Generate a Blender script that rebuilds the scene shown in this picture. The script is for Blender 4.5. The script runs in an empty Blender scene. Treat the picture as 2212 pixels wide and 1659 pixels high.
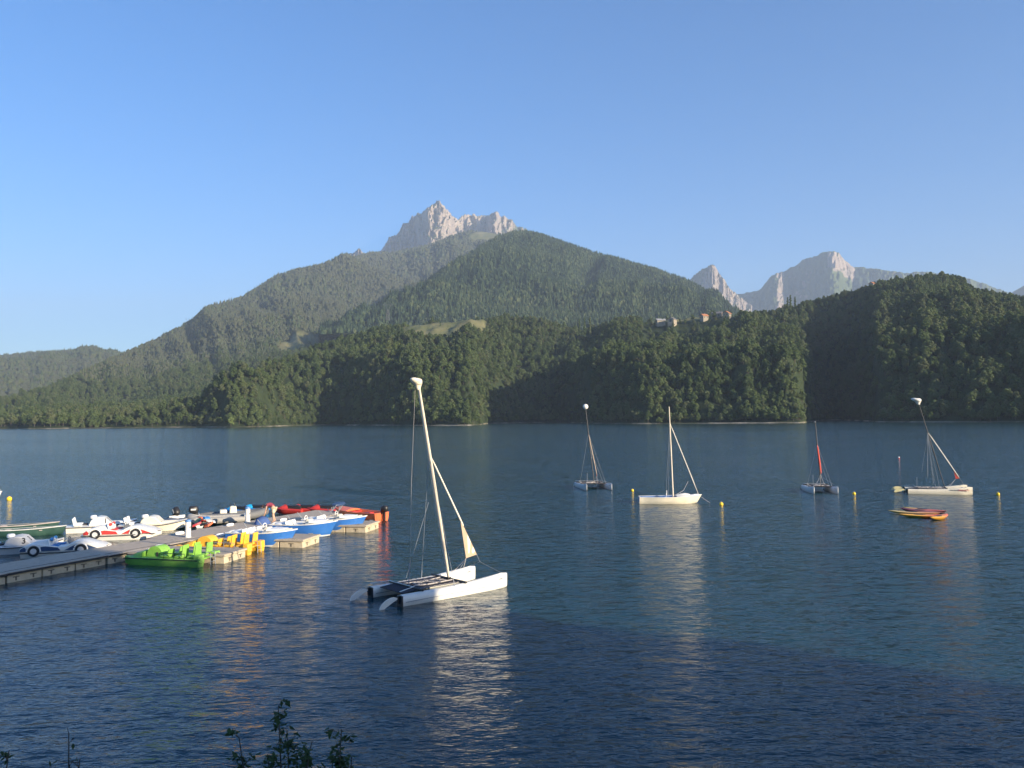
import bpy, math, random
import numpy as np
from mathutils import Vector, Matrix
random.seed(7); rng = np.random.default_rng(7)
SC = bpy.context.scene
COL = SC.collection

# ------------------------------------------------------------------ camera
H = 7.0
F = 1789.0
PIT = math.radians(2.25); ROL = math.radians(0.6)
cf = np.array([0, math.cos(PIT), math.sin(PIT)])
cu0 = np.array([0, -math.sin(PIT), math.cos(PIT)]); cr0 = np.array([1.0, 0, 0])
cr = cr0*math.cos(ROL) - cu0*math.sin(ROL)
cu = cu0*math.cos(ROL) + cr0*math.sin(ROL)
cam_data = bpy.data.cameras.new('camera')
cam = bpy.data.objects.new('camera', cam_data); COL.objects.link(cam)
m = Matrix.Identity(4)
for i in range(3):
    m[i][0] = cr[i]; m[i][1] = cu[i]; m[i][2] = -cf[i]
m[2][3] = H
cam.matrix_world = m
cam_data.sensor_width = 36; cam_data.lens = F/2212*36
cam_data.clip_start = 0.1; cam_data.clip_end = 60000
SC.camera = cam

# ------------------------------------------------------------------ sky, sun, exposure
SUN_AZ, SUN_EL = math.radians(126), math.radians(16)      # clockwise from the view axis (+Y), height
sun_dir = Vector((math.sin(SUN_AZ)*math.cos(SUN_EL), math.cos(SUN_AZ)*math.cos(SUN_EL), math.sin(SUN_EL)))
world = bpy.data.worlds.new('World'); SC.world = world
world.use_nodes = True
nt = world.node_tree; nt.nodes.clear()
sky = nt.nodes.new('ShaderNodeTexSky'); sky.sky_type = 'NISHITA'; sky.sun_disc = False
sky.sun_elevation = SUN_EL; sky.sun_rotation = SUN_AZ
sky.altitude = 1500; sky.air_density = 1.0; sky.dust_density = 2.2; sky.ozone_density = 3.0
hs = nt.nodes.new('ShaderNodeHueSaturation'); hs.inputs['Saturation'].default_value = 1.34
hs.inputs['Hue'].default_value = 0.505
bg = nt.nodes.new('ShaderNodeBackground'); bg.inputs['Strength'].default_value = 0.11
wo = nt.nodes.new('ShaderNodeOutputWorld')
nt.links.new(sky.outputs[0], hs.inputs['Color']); nt.links.new(hs.outputs[0], bg.inputs[0]); nt.links.new(bg.outputs[0], wo.inputs[0])
sd = bpy.data.lights.new('sun', 'SUN'); sd.energy = 5.0; sd.angle = math.radians(0.5); sd.color = (1.0, 0.84, 0.62)
sun = bpy.data.objects.new('sun', sd); COL.objects.link(sun)
sun.rotation_euler = sun_dir.to_track_quat('Z', 'Y').to_euler(); sun.location = (60, -60, 80)
SC.view_settings.view_transform = 'Standard'; SC.view_settings.look = 'None'
SC.view_settings.exposure = 1.18; SC.view_settings.gamma = 1.0
cy = SC.cycles
SC.render.engine = 'CYCLES'
cy.use_adaptive_sampling = True; cy.adaptive_threshold = 0.02
cy.use_denoising = True
try: cy.denoiser = 'OPENIMAGEDENOISE'
except Exception: pass
cy.max_bounces = 5; cy.diffuse_bounces = 2; cy.glossy_bounces = 3; cy.transmission_bounces = 2
cy.volume_bounces = 0; cy.transparent_max_bounces = 4
cy.sample_clamp_indirect = 4.0
cy.caustics_reflective = False; cy.caustics_refractive = False

# ------------------------------------------------------------------ points from the photograph
def ray(px, py):
    return cf*F + cr*(px-1106) + cu*(829.5-py)
def Wp(px, py, z=0.0):
    """point where the line of sight of a pixel (photo 2212 wide) meets height z"""
    d = ray(px, py); t = (z-H)/d[2]
    return Vector((d[0]*t, d[1]*t, z))
def Dp(px, py, rg):
    d = ray(px, py); s = rg/math.hypot(d[0], d[1])
    return Vector((d[0]*s, d[1]*s, H+d[2]*s))
def Dv(px, py, rg):
    d = cf[None, :]*F + cr[None, :]*(px-1106)[:, None] + cu[None, :]*(829.5-py)[:, None]
    s = rg/np.hypot(d[:, 0], d[:, 1])
    return d[:, 0]*s, d[:, 1]*s, H+d[:, 2]*s

# ------------------------------------------------------------------ numpy noise
_perm = rng.permutation(4096)
_gr = rng.normal(size=(4096, 3)); _gr /= np.linalg.norm(_gr, axis=1)[:, None]
def gnoise(x, y, z=0.0):
    x = np.asarray(x, float); y = np.asarray(y, float); z = np.broadcast_to(np.asarray(z, float), x.shape)
    xi = np.floor(x).astype(int); yi = np.floor(y).astype(int); zi = np.floor(z).astype(int)
    xf = x-xi; yf = y-yi; zf = z-zi
    s = lambda t: t*t*t*(t*(t*6-15)+10)
    u, v, w = s(xf), s(yf), s(zf)
    out = 0
    for dx in (0, 1):
        for dy in (0, 1):
            for dz in (0, 1):
                h = _perm[(_perm[(_perm[(xi+dx) & 4095]+yi+dy) & 4095]+zi+dz) & 4095]
                g = _gr[h]
                dot = g[..., 0]*(xf-dx)+g[..., 1]*(yf-dy)+g[..., 2]*(zf-dz)
                out = out + dot*(u if dx else 1-u)*(v if dy else 1-v)*(w if dz else 1-w)
    return out*1.5
def fbm(x, y, z=0.0, o=4, lac=2.1, g=0.5):
    a, t, f = 1.0, 0, 1.0
    for i in range(o):
        t = t + a*gnoise(np.asarray(x)*f+17.3*i, np.asarray(y)*f-9.1*i, np.asarray(z)*f+3.7*i); a *= g; f *= lac
    return t
def ridged(x, y, z=0.0, o=4, lac=2.1, g=0.5):
    a, t, f = 1.0, 0, 1.0
    for i in range(o):
        t = t + a*(1-2*np.abs(gnoise(np.asarray(x)*f+11.3*i, np.asarray(y)*f-5.1*i, np.asarray(z)*f+3.7*i))); a *= g; f *= lac
    return t/1.9

# ------------------------------------------------------------------ objects, tags, materials
def tag(o, label=None, cat=None, group=None, kind=None):
    if label: o['label'] = label
    if cat: o['category'] = cat
    if group: o['group'] = group
    if kind: o['kind'] = kind
    return o
def thing(name, label, cat, loc=(0, 0, 0), rz=0.0, group=None):
    o = bpy.data.objects.new(name, None); COL.objects.link(o); o.empty_display_size = 0.3
    o.location = loc; o.rotation_euler = (0, 0, rz)
    return tag(o, label, cat, group)
def np_mesh(name, V, Fq, mats=None, smooth=False, fm=None):
    """V (n,3), Fq (m,3 or 4) arrays"""
    me = bpy.data.meshes.new(name)
    V = np.asarray(V, np.float32); Fq = np.asarray(Fq, np.int32)
    k = Fq.shape[1]
    me.vertices.add(len(V)); me.vertices.foreach_set('co', V.ravel())
    me.loops.add(Fq.size); me.loops.foreach_set('vertex_index', Fq.ravel())
    me.polygons.add(len(Fq))
    me.polygons.foreach_set('loop_start', np.arange(len(Fq), dtype=np.int32)*k)
    try: me.polygons.foreach_set('loop_total', np.full(len(Fq), k, np.int32))
    except Exception: pass
    if fm is not None: me.polygons.foreach_set('material_index', np.asarray(fm, np.int32))
    me.polygons.foreach_set('use_smooth', np.full(len(Fq), smooth, bool))
    me.update(calc_edges=True); me.validate()
    for mt in (mats or []): me.materials.append(mt)
    return me
def link(name, me, parent=None, loc=None):
    o = bpy.data.objects.new(name, me); COL.objects.link(o)
    if parent is not None: o.parent = parent
    if loc is not None: o.location = loc
    return o

def newmat(name):
    mt = bpy.data.materials.new(name); mt.use_nodes = True
    return mt, mt.node_tree, mt.node_tree.nodes['Principled BSDF']
def N(nt, t, **kw):
    n = nt.nodes.new(t)
    for k, v in kw.items():
        if k in n.inputs.keys(): n.inputs[k].default_value = v
        else: setattr(n, k, v)
    return n
def ramp(nt, fac, stops, interp='LINEAR'):
    r = nt.nodes.new('ShaderNodeValToRGB'); r.color_ramp.interpolation = interp
    while len(r.color_ramp.elements) < len(stops): r.color_ramp.elements.new(0.5)
    for e, (p, c) in zip(r.color_ramp.elements, stops):
        e.position = p; e.color = (*c, 1)
    nt.links.new(fac, r.inputs[0]); return r.outputs[0]
def mixc(nt, a, b, fac=None, mode='MIX', f=0.5):
    n = nt.nodes.new('ShaderNodeMix'); n.data_type = 'RGBA'; n.blend_type = mode
    n.inputs[0].default_value = f
    if fac is not None: nt.links.new(fac, n.inputs[0])
    for i, s in ((6, a), (7, b)):
        if hasattr(s, 'links') or hasattr(s, 'is_linked'): nt.links.new(s, n.inputs[i])
        else: n.inputs[i].default_value = (*s, 1)
    return n.outputs[2]
def worn(name, col, rough=0.45, var=0.12, scale=6.0, bump=0.02, metal=0.0, spec=0.5, dirt=None, coat=0.0):
    """paint / plastic / metal with mottling, dirt and fine relief"""
    mt, nt, b = newmat(name)
    tc = N(nt, 'ShaderNodeTexCoord')
    n1 = N(nt, 'ShaderNodeTexNoise', Scale=scale, Detail=6.0, Roughness=0.6); nt.links.new(tc.outputs['Object'], n1.inputs['Vector'])
    lo = tuple(c*(1-var) for c in col); hi = tuple(min(1, c*(1+var)) for c in col)
    c = ramp(nt, n1.outputs[0], [(0.3, lo), (0.7, hi)])
    if dirt:
        n2 = N(nt, 'ShaderNodeTexNoise', Scale=scale*0.4, Detail=8.0, Roughness=0.7); nt.links.new(tc.outputs['Object'], n2.inputs['Vector'])
        f = ramp(nt, n2.outputs[0], [(0.5, (0, 0, 0)), (0.75, (dirt[3],)*3)])
        c = mixc(nt, c, dirt[:3], f)
    nt.links.new(c, b.inputs['Base Color'])
    r = ramp(nt, n1.outputs[0], [(0.2, (rough*0.8,)*3), (0.8, (min(1, rough*1.25),)*3)])
    nt.links.new(r, b.inputs['Roughness'])
    b.inputs['Metallic'].default_value = metal
    b.inputs['Specular IOR Level'].default_value = spec
    if coat: b.inputs['Coat Weight'].default_value = coat
    if bump:
        bp = N(nt, 'ShaderNodeBump', Strength=0.3, Distance=bump); nt.links.new(n1.outputs[0], bp.inputs['Height'])
        nt.links.new(bp.outputs[0], b.inputs['Normal'])
    return mt

# ------------------------------------------------------------------ setting materials
def foliage_mat(name, cols, trans=0.25, big=0.004):
    mt, nt, b = newmat(name)
    oi = N(nt, 'ShaderNodeObjectInfo'); ge = N(nt, 'ShaderNodeNewGeometry')
    n1 = N(nt, 'ShaderNodeTexNoise', Scale=big, Detail=3.0); nt.links.new(ge.outputs['Position'], n1.inputs['Vector'])
    n2 = N(nt, 'ShaderNodeTexNoise', Scale=0.35, Detail=2.0); nt.links.new(ge.outputs['Position'], n2.inputs['Vector'])
    at = N(nt, 'ShaderNodeAttribute', attribute_name='tint')
    a = N(nt, 'ShaderNodeMath', operation='ADD'); nt.links.new(oi.outputs['Random'], a.inputs[0]); nt.links.new(at.outputs['Fac'], a.inputs[1])
    a2 = N(nt, 'ShaderNodeMath', operation='MULTIPLY_ADD'); nt.links.new(n1.outputs[0], a2.inputs[0]); a2.inputs[1].default_value = 1.6; nt.links.new(a.outputs[0], a2.inputs[2])
    a3 = N(nt, 'ShaderNodeMath', operation='MULTIPLY_ADD'); nt.links.new(n2.outputs[0], a3.inputs[0]); a3.inputs[1].default_value = 0.6; nt.links.new(a2.outputs[0], a3.inputs[2])
    mr = N(nt, 'ShaderNodeMapRange'); nt.links.new(a3.outputs[0], mr.inputs[0]); mr.inputs[1].default_value = 0.7; mr.inputs[2].default_value = 2.1
    c = ramp(nt, mr.outputs[0], [(i/(len(cols)-1), q) for i, q in enumerate(cols)])
    nt.links.new(c, b.inputs['Base Color']); b.inputs['Roughness'].default_value = 0.75; b.inputs['Specular IOR Level'].default_value = 0.15
    tr = N(nt, 'ShaderNodeBsdfTranslucent'); nt.links.new(c, tr.inputs[0])
    ms = N(nt, 'ShaderNodeMixShader'); ms.inputs[0].default_value = trans
    nt.links.new(b.outputs[0], ms.inputs[1]); nt.links.new(tr.outputs[0], ms.inputs[2])
    nt.links.new(ms.outputs[0], nt.nodes['Material Output'].inputs[0])
    return mt
FOL_NEAR = foliage_mat('broadleaf_foliage', [(.024, .040, .018), (.050, .080, .032), (.076, .112, .042), (.106, .145, .055), (.115, .135, .066)], .28)
FOL_FAR = foliage_mat('mixed_forest_foliage', [(.020, .040, .024), (.036, .062, .030), (.060, .090, .040), (.095, .115, .052), (.080, .088, .052)], 0.15, 0.0022)
BARK = worn('bark', (.09, .075, .06), 0.9, 0.3, 3, 0.05)
def ground_mat():
    mt, nt, b = newmat('hillside_ground')
    ge = N(nt, 'ShaderNodeNewGeometry')
    n1 = N(nt, 'ShaderNodeTexNoise', Scale=0.01, Detail=8.0, Roughness=0.65); nt.links.new(ge.outputs['Position'], n1.inputs['Vector'])
    n2 = N(nt, 'ShaderNodeTexNoise', Scale=0.12, Detail=6.0, Roughness=0.7); nt.links.new(ge.outputs['Position'], n2.inputs['Vector'])
    forest = ramp(nt, n2.outputs[0], [(.3, (.018, .028, .014)), (.7, (.045, .062, .026))])
    meadow = ramp(nt, n1.outputs[0], [(.35, (.12, .14, .06)), (.6, (.22, .20, .10)), (.75, (.10, .13, .05))])
    rock = ramp(nt, n2.outputs[0], [(.3, (.22, .20, .17)), (.7, (.42, .38, .32))])
    shore = ramp(nt, n2.outputs[0], [(.3, (.20, .18, .14)), (.7, (.42, .38, .31))])
    am = N(nt, 'ShaderNodeAttribute', attribute_name='meadow'); ar = N(nt, 'ShaderNodeAttribute', attribute_name='rock')
    c = mixc(nt, forest, meadow, am.outputs['Fac']); c = mixc(nt, c, rock, ar.outputs['Fac'])
    sx = N(nt, 'ShaderNodeSeparateXYZ'); nt.links.new(ge.outputs['Position'], sx.inputs[0])
    lt = N(nt, 'ShaderNodeMath', operation='LESS_THAN'); nt.links.new(sx.outputs[2], lt.inputs[0]); lt.inputs[1].default_value = 0.8
    n3 = N(nt, 'ShaderNodeTexNoise', Scale=0.02, Detail=5.0, Roughness=0.7); nt.links.new(ge.outputs['Position'], n3.inputs['Vector'])
    bare = ramp(nt, n3.outputs[0], [(.46, (.12, .12, .12)), (.62, (1, 1, 1))])
    lm = N(nt, 'ShaderNodeMath', operation='MULTIPLY'); nt.links.new(lt.outputs[0], lm.inputs[0]); nt.links.new(bare, lm.inputs[1])
    c = mixc(nt, c, shore, lm.outputs[0])
    nt.links.new(c, b.inputs['Base Color']); b.inputs['Roughness'].default_value = 0.95; b.inputs['Specular IOR Level'].default_value = 0.1
    bp = N(nt, 'ShaderNodeBump', Strength=0.6, Distance=3.0); nt.links.new(n2.outputs[0], bp.inputs['Height']); nt.links.new(bp.outputs[0], b.inputs['Normal'])
    return mt
GROUND = ground_mat()
def rock_mat():
    mt, nt, b = newmat('limestone')
    ge = N(nt, 'ShaderNodeNewGeometry')
    mp = N(nt, 'ShaderNodeMapping'); mp.inputs['Scale'].default_value = (1, 1, .3); nt.links.new(ge.outputs['Position'], mp.inputs['Vector'])
    n1 = N(nt, 'ShaderNodeTexNoise', Scale=0.012, Detail=9.0, Roughness=0.7); nt.links.new(mp.outputs[0], n1.inputs['Vector'])
    n2 = N(nt, 'ShaderNodeTexNoise', Scale=0.004, Detail=5.0, Roughness=0.6); nt.links.new(ge.outputs['Position'], n2.inputs['Vector'])
    rock = ramp(nt, n1.outputs[0], [(.3, (.17, .145, .13)), (.5, (.31, .26, .22)), (.7, (.44, .37, .30))])
    sx = N(nt, 'ShaderNodeSeparateXYZ'); nt.links.new(ge.outputs['Normal'], sx.inputs[0])
    am = N(nt, 'ShaderNodeAttribute', attribute_name='green')
    a = N(nt, 'ShaderNodeMath', operation='MULTIPLY_ADD'); nt.links.new(n2.outputs[0], a.inputs[0]); a.inputs[1].default_value = 0.9; nt.links.new(am.outputs['Fac'], a.inputs[2])
    a2 = N(nt, 'ShaderNodeMath', operation='MULTIPLY_ADD'); nt.links.new(sx.outputs[2], a2.inputs[0]); a2.inputs[1].default_value = 0.5; nt.links.new(a.outputs[0], a2.inputs[2])
    f = ramp(nt, a2.outputs[0], [(.93, (0, 0, 0)), (1.0, (1, 1, 1))])
    grass = ramp(nt, n1.outputs[0], [(.35, (.05, .075, .03)), (.65, (.13, .16, .07))])
    c = mixc(nt, rock, grass, f)
    nt.links.new(c, b.inputs['Base Color']); b.inputs['Roughness'].default_value = 0.95; b.inputs['Specular IOR Level'].default_value = 0.1
    bp = N(nt, 'ShaderNodeBump', Strength=0.8, Distance=25.0); nt.links.new(n1.outputs[0], bp.inputs['Height']); nt.links.new(bp.outputs[0], b.inputs['Normal'])
    return mt
ROCK = rock_mat()

# ------------------------------------------------------------------ terrain sheets
def sheet(name, px0, px1, dpx, curves, rows, lower=0.0, spur=None, mat=GROUND, seed=0.0, roff=None, post=None, attrs=None):
    """height sheet seen from the lake: curves = list of (xs, ranges, photo rows), near to far; rows = rows between them"""
    px = np.arange(px0, px1+0.1, dpx); nu = len(px)
    C = []
    for k, (xs, rs, ys) in enumerate(curves):
        r = np.interp(px, xs, rs if np.ndim(rs) else [rs]*len(xs)); y = np.interp(px, xs, ys)
        if roff is not None: r = r + np.interp(px, roff[0], roff[1])
        X, Y, Z = Dv(px, y, r)
        C.append((X, Y, Z))
    P = []; T = []
    for k in range(len(C)-1):
        n = rows[k]
        for i in range(n + (k == len(C)-2)):
            t = i/n
            P.append(np.stack([C[k][j]*(1-t)+C[k+1][j]*t for j in range(3)], -1)); T.append(k+t)
    P = np.array(P); T = np.array(T)[:, None]*np.ones((1, nu)); PX = px[None, :]*np.ones((len(P), 1))
    if post: P = post(P, T, PX)
    nv = len(P)
    idx = np.arange(nv*nu).reshape(nv, nu)
    Fq = np.stack([idx[:-1, :-1], idx[:-1, 1:], idx[1:, 1:], idx[1:, :-1]], -1).reshape(-1, 4)
    me = np_mesh(name, P.reshape(-1, 3), Fq, [mat], smooth=True)
    for an, fn in (attrs or {}).items():
        a = me.attributes.new(an, 'FLOAT', 'POINT'); a.data.foreach_set('value', fn(P, T, PX).astype(np.float32).ravel())
    o = link(name, me); tag(o, kind='structure')
    return o, P, T, PX
def wnd(T, a, b):   # 0..1 window
    return np.clip((T-a)/(b-a), 0, 1)

# --- near wooded slopes on the far shore (0.6 to 1.4 km)
shoreN = ([150, 250, 350, 430, 500, 560, 620, 700, 800, 900, 960, 1010, 1035, 1060, 1150, 1230, 1280, 1400, 1500, 1600, 1700, 1730, 1748, 1770, 1810, 1850, 1900, 2000, 2100, 2212, 2330],
          [880, 870, 850, 820, 765, 775, 840, 875, 790, 715, 690, 675, 720, 860, 890, 870, 720, 670, 665, 650, 640, 640, 700, 860, 900, 800, 665, 640, 630, 620, 600])
Bc = [250, 340, 430, 500, 600, 700, 800, 900, 1010, 1050, 1100, 1200, 1280, 1400, 1500, 1600, 1700, 1735, 1760, 1790, 1850, 1900, 2000, 2100, 2212, 2330]
By = [912, 900, 885, 846, 830, 848, 838, 800, 792, 830, 862, 858, 790, 776, 776, 776, 782, 815, 860, 868, 845, 765, 745, 742, 738, 730]
Br = [890, 880, 870, 830, 880, 930, 880, 805, 800, 900, 950, 935, 800, 745, 740, 735, 720, 750, 920, 960, 900, 760, 740, 730, 715, 700]
Cy = [912, 898, 880, 835, 808, 798, 770, 752, 745, 765, 800, 795, 765, 768, 775, 775, 774, 792, 825, 828, 795, 720, 700, 695, 700, 700]
Cr = [905, 895, 885, 860, 950, 1000, 960, 930, 930, 980, 1040, 1010, 930, 880, 870, 865, 860, 880, 1000, 1040, 980, 870, 850, 840, 830, 800]
Dx = [250, 340, 430, 500, 560, 640, 720, 800, 870, 940, 1010, 1060, 1100, 1150, 1200, 1260, 1320, 1400, 1480, 1560, 1600, 1640, 1700, 1760, 1830, 1900, 1960, 2010, 2080, 2130, 2160, 2190, 2212, 2330]
Dy = [914, 898, 878, 838, 806, 768, 735, 722, 715, 697, 694, 697, 690, 694, 708, 722, 708, 700, 692, 686, 680, 668, 654, 642, 628, 612, 605, 605, 614, 636, 652, 652, 656, 670]
Dr = [920, 910, 900, 900, 960, 1040, 1120, 1180, 1220, 1260, 1260, 1230, 1200, 1190, 1190, 1190, 1150, 1130, 1110, 1100, 1120, 1150, 1180, 1200, 1220, 1230, 1240, 1240, 1220, 1180, 1150, 1130, 1120, 1100]
Dy = [y+(5 if 1800 < x else 9 if x > 1640 else 5 if x > 1590 else 0) for x, y in zip(Dx, Dy)]
Ey = [y+60 for y in Dy]
def shore_rows(sx, sr, dz=0.0):
    xs = np.array(sx, float); r = np.array(sr, float)
    ys = []
    for x, q in zip(xs, r):
        p = 900.
        for _ in range(30):
            d = ray(x, p); z = H + d[2]*q/math.hypot(d[0], d[1]); p += (z-dz)/q*F
        ys.append(p)
    return xs, r, ys
under = shore_rows(shoreN[0], [r-25 for r in shoreN[1]], -3.0)
s0 = shore_rows(shoreN[0], shoreN[1], 0.15)
s1 = shore_rows(shoreN[0], [r+7 for r in shoreN[1]], 1.0)
def postN(P, T, PX):
    w = wnd(T, 2.0, 2.6)*(1-0.6*np.clip(1-np.abs(T-5)/0.5, 0, 1))*(T < 5.2)
    P = P.copy()
    P[..., 2] += w*24*fbm(P[..., 0]/120, P[..., 1]/120, 3.3, 5)
    g = ridged(PX/95.0, P[..., 1]/700, 9.0, 3)
    P[..., 2] += w*14*(g-0.45)
    P[..., 2] -= 14*(g-0.45)*w*np.clip(meadowN(P, T, PX), 0, 1)
    P[..., 2] -= 16*np.exp(-(((PX-950)/95)**2+((T-4.2)/.4)**2))
    P[..., 2] += 1.5*wnd(T, 1, 1.9)*fbm(P[..., 0]/14, P[..., 1]/14, 1.0, 2)
    return P
def meadowN(P, T, PX):
    def blob(cx, ct, wx, wt): return np.exp(-(((PX-cx)/wx)**2+((T-ct)/wt)**2)*1.2)
    a = np.maximum.reduce([blob(985, 4.68, 85, .50), blob(900, 4.75, 45, .35), blob(1635, 3.75, 45, .35), blob(1480, 4.97, 90, .05)])
    return np.clip((a-.42)*8, 0, 1)
near_o, nP, nT, nPX = sheet('near_hillside', 150, 2330, 6, [under, s0, s1, (Bc, Br, By), (Bc, Cr, Cy), (Dx, Dr, Dy), (Dx, [r+420 for r in Dr], Ey)], [1, 1, 12, 10, 24, 8], post=postN, attrs={'meadow': meadowN})

# --- west slope and long ridge (0.95 to 5.5 km)
shW = ([-200, 0, 40, 60, 120, 200, 380, 500, 900, 1200], [1010, 960, 960, 900, 880, 900, 960, 1000, 1300, 1500])
Wb_x = [-200, 0, 60, 150, 250, 350, 410, 500, 640, 720, 800, 900, 1200]
Wb_y = [902, 900, 895, 885, 868, 835, 815, 775, 733, 720, 704, 696, 700]
Wb_r = [1300, 1250, 1230, 1350, 1500, 1600, 1650, 1800, 1980, 2350, 3100, 3500, 3600]
Wc_x = [-200, 0, 100, 180, 250, 330, 380, 410, 445, 520, 560, 600, 640, 680, 740, 800, 850, 930, 1000, 1040, 1080, 1120, 1200]
Wc_y = [896, 878, 846, 808, 775, 742, 715, 700, 668, 648, 624, 600, 590, 586, 566, 548, 548, 530, 502, 500, 506, 520, 560]
Wc_r = [1500, 1600, 1750, 2000, 2400, 2800, 3000, 3100, 3200, 3500, 3700, 3900, 4000, 4100, 4500, 5000, 5100, 5300, 5400, 5400, 5300, 5200, 5000]
def postW(P, T, PX):
    r = np.hypot(P[..., 0], P[..., 1]); P = P.copy()
    w = wnd(T, 2.0, 2.5)*np.clip((3.97-T)/0.22, 0.04, 1)
    P[..., 2] += w*r*0.020*fbm(P[..., 0]/600, P[..., 1]/600, 5.3, 5)
    P[..., 2] += w*r*0.010*(ridged(PX/75.0+T*0.8, T*0.5, 2.0, 4)-0.45)
    P[..., 2] += 0.006*r*wnd(T, 2.8, 3.1)*(1-wnd(T, 3.8, 4.0))*(ridged(PX/33.0+T*1.1, T*0.35, 7.0, 3)-0.45)
    return P
def meadowW(P, T, PX):
    def blob(cx, ct, wx, wt): return np.exp(-(((PX-cx)/wx)**2+((T-ct)/wt)**2)*1.2)
    a = np.maximum.reduce([blob(645, 3.02, 55, .16), blob(18, 3.3, 26, .2), blob(800, 3.0, 60, .04), blob(1050, 3.93, 45, .1)])
    return np.clip((a-.4)*8, 0, 1)
Wm_y = [y*0.52+c*0.48 for y, c in zip(Wb_y, np.interp(Wb_x, Wc_x, Wc_y))]
west_o, wP, wT, wPX = sheet('west_ridge', -200, 1200, 5, [shore_rows(shW[0], [r-20 for r in shW[1]], -3), shore_rows(*shW, 0.15), shore_rows(shW[0], [r+8 for r in shW[1]], 2.0),
      (Wb_x, Wb_r, Wb_y), (Wc_x, Wc_r, Wc_y), (Wc_x, [r+900 for r in Wc_r], [y+70 for y in Wc_y])], [1, 1, 30, 60, 8], post=postW, attrs={'meadow': meadowW})

# --- middle forested hill (2 to 3.5 km)
Hx = [690, 740, 794, 856, 901, 975, 1035, 1080, 1110, 1140, 1175, 1250, 1350, 1420, 1480, 1530, 1560, 1620, 1700]
Hy = [712, 706, 694, 655, 627, 580, 538, 514, 505, 503, 512, 539, 569, 588, 609, 636, 664, 705, 740]
Hr = [2150, 2250, 2350, 2500, 2620, 2900, 3150, 3330, 3420, 3500, 3520, 3500, 3400, 3320, 3200, 3050, 2950, 2800, 2600]
def postH(P, T, PX):
    r = np.hypot(P[..., 0], P[..., 1]); P = P.copy()
    w = wnd(T, 0.0, 0.3)*np.clip((0.98-T)/0.2, 0.05, 1)
    P[..., 2] += w*60*fbm(P[..., 0]/420, P[..., 1]/420, 8.3, 5)
    P[..., 2] += w*38*(ridged(PX/80.0-T*0.6, T*0.4, 4.0, 4)-0.45)
    return P
hill_o, hP, hT, hPX = sheet('forested_hill', 690, 1700, 5, [(Hx, [1900]*len(Hx), [722]*len(Hx)), (Hx, Hr, Hy), (Hx, [r+1300 for r in Hr], [y+130 for y in Hy])], [70, 16], post=postH)

# --- far left hill
Lx = [-300, -100, 0, 60, 110, 150, 200, 250, 300, 420]; Ly = [790, 782, 776, 770, 768, 765, 764, 769, 775, 800]
def postL(P, T, PX):
    P = P.copy(); w = wnd(T, 0, .3)*np.clip((0.98-T)/0.2, 0.05, 1)
    P[..., 2] += w*40*fbm(P[..., 0]/500, P[..., 1]/500, 1.3, 5)+w*30*(ridged(PX/60.0, T*0.4, 1.0, 3)-.45); return P
left_o, lP, lT, lPX = sheet('far_left_hill', -300, 420, 6, [([-300, 420], [2300, 2300], [896, 880]), (Lx, [4300]*len(Lx), Ly), (Lx, [5400]*len(Lx), [y+30 for y in Ly])], [40, 6], post=postL,
      attrs={'meadow': lambda P, T, PX: np.clip((np.exp(-(((PX-62)/22)**2+((T-.93)/.05)**2))-.4)*6, 0, 1)})

# --- rocky summits
def rocky(amp_r, amp_z, kx, seed, zs=260.0, wlo=0.0, fine=1.0):
    def f(P, T, PX):
        P = P.copy(); r = np.hypot(P[..., 0], P[..., 1])
        w = wnd(T, wlo, wlo+0.15)*(1-wnd(T, 1.0, 1.2)); wz = w*np.clip((1.0-T)/0.12, 0.18, 1)
        a = ridged(PX/kx, P[..., 2]/zs, seed, 5, 2.2, 0.6)-0.5
        b = fbm(PX/(kx*0.22), P[..., 2]/(zs*0.35), seed+4, 4)
        dr = w*(amp_r*a+amp_r*0.25*fine*b)
        P[..., 0] -= dr*P[..., 0]/r; P[..., 1] -= dr*P[..., 1]/r
        P[..., 2] += wz*amp_z*(b*0.9+a*0.5)
        return P
    return f
Px_ = [730, 745, 757, 765, 772, 782, 790, 796, 803, 812, 822, 832, 843, 852, 860, 872, 885, 897, 908, 918, 928, 937, 943, 948, 953, 960, 968, 976, 984, 992, 1002, 1015, 1030, 1045, 1056, 1063, 1069, 1078, 1090, 1103, 1118, 1135, 1170, 1220]
Py_ = [562, 556, 553, 545, 542, 545, 550, 562, 560, 556, 540, 530, 512, 508, 500, 487, 476, 464, 457, 450, 447, 441, 434, 436, 445, 449, 456, 468, 474, 471, 468, 467, 467, 467, 466, 461, 459, 463, 470, 478, 487, 496, 515, 560]
ro_x = [730, 765, 790, 800, 822, 850, 900, 925, 945, 958, 985, 1010, 1050, 1060, 1072, 1085, 1140, 1220]
ro_r = [-200, -350, -420, -200, 420, 330, 150, -420, -380, -330, 160, 420, 520, 120, 60, 330, 600, 800]
def greenP(P, T, PX):
    g = 0.0*T+0.25*(1-T)+0.10
    g = g+0.5*wnd(PX, 990, 1040)*(1-wnd(T, .3, .62))+0.35*wnd(PX, 1075, 1130)
    g = g+0.35*(1-wnd(PX, 740, 765))+0.3*((PX > 793) & (PX < 815))
    return g
peak_o, *_ = sheet('rocky_peak', 730, 1220, 1.5, [(Px_, [6900]*len(Px_), [max(575, y+40) if 1 else 0 for y in Py_]), (Px_, [7500]*len(Px_), Py_), (Px_, [8600]*len(Px_), [y+90 for y in Py_])], [90, 8],
      mat=ROCK, roff=(ro_x, ro_r), post=rocky(170, 26, 29, 2.0, fine=1.2), attrs={'green': greenP})
Sx = [1440, 1470, 1490, 1503, 1515, 1525, 1532, 1538, 1544, 1549, 1556, 1562, 1566, 1572, 1582, 1592, 1602, 1612, 1625, 1660]
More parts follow.
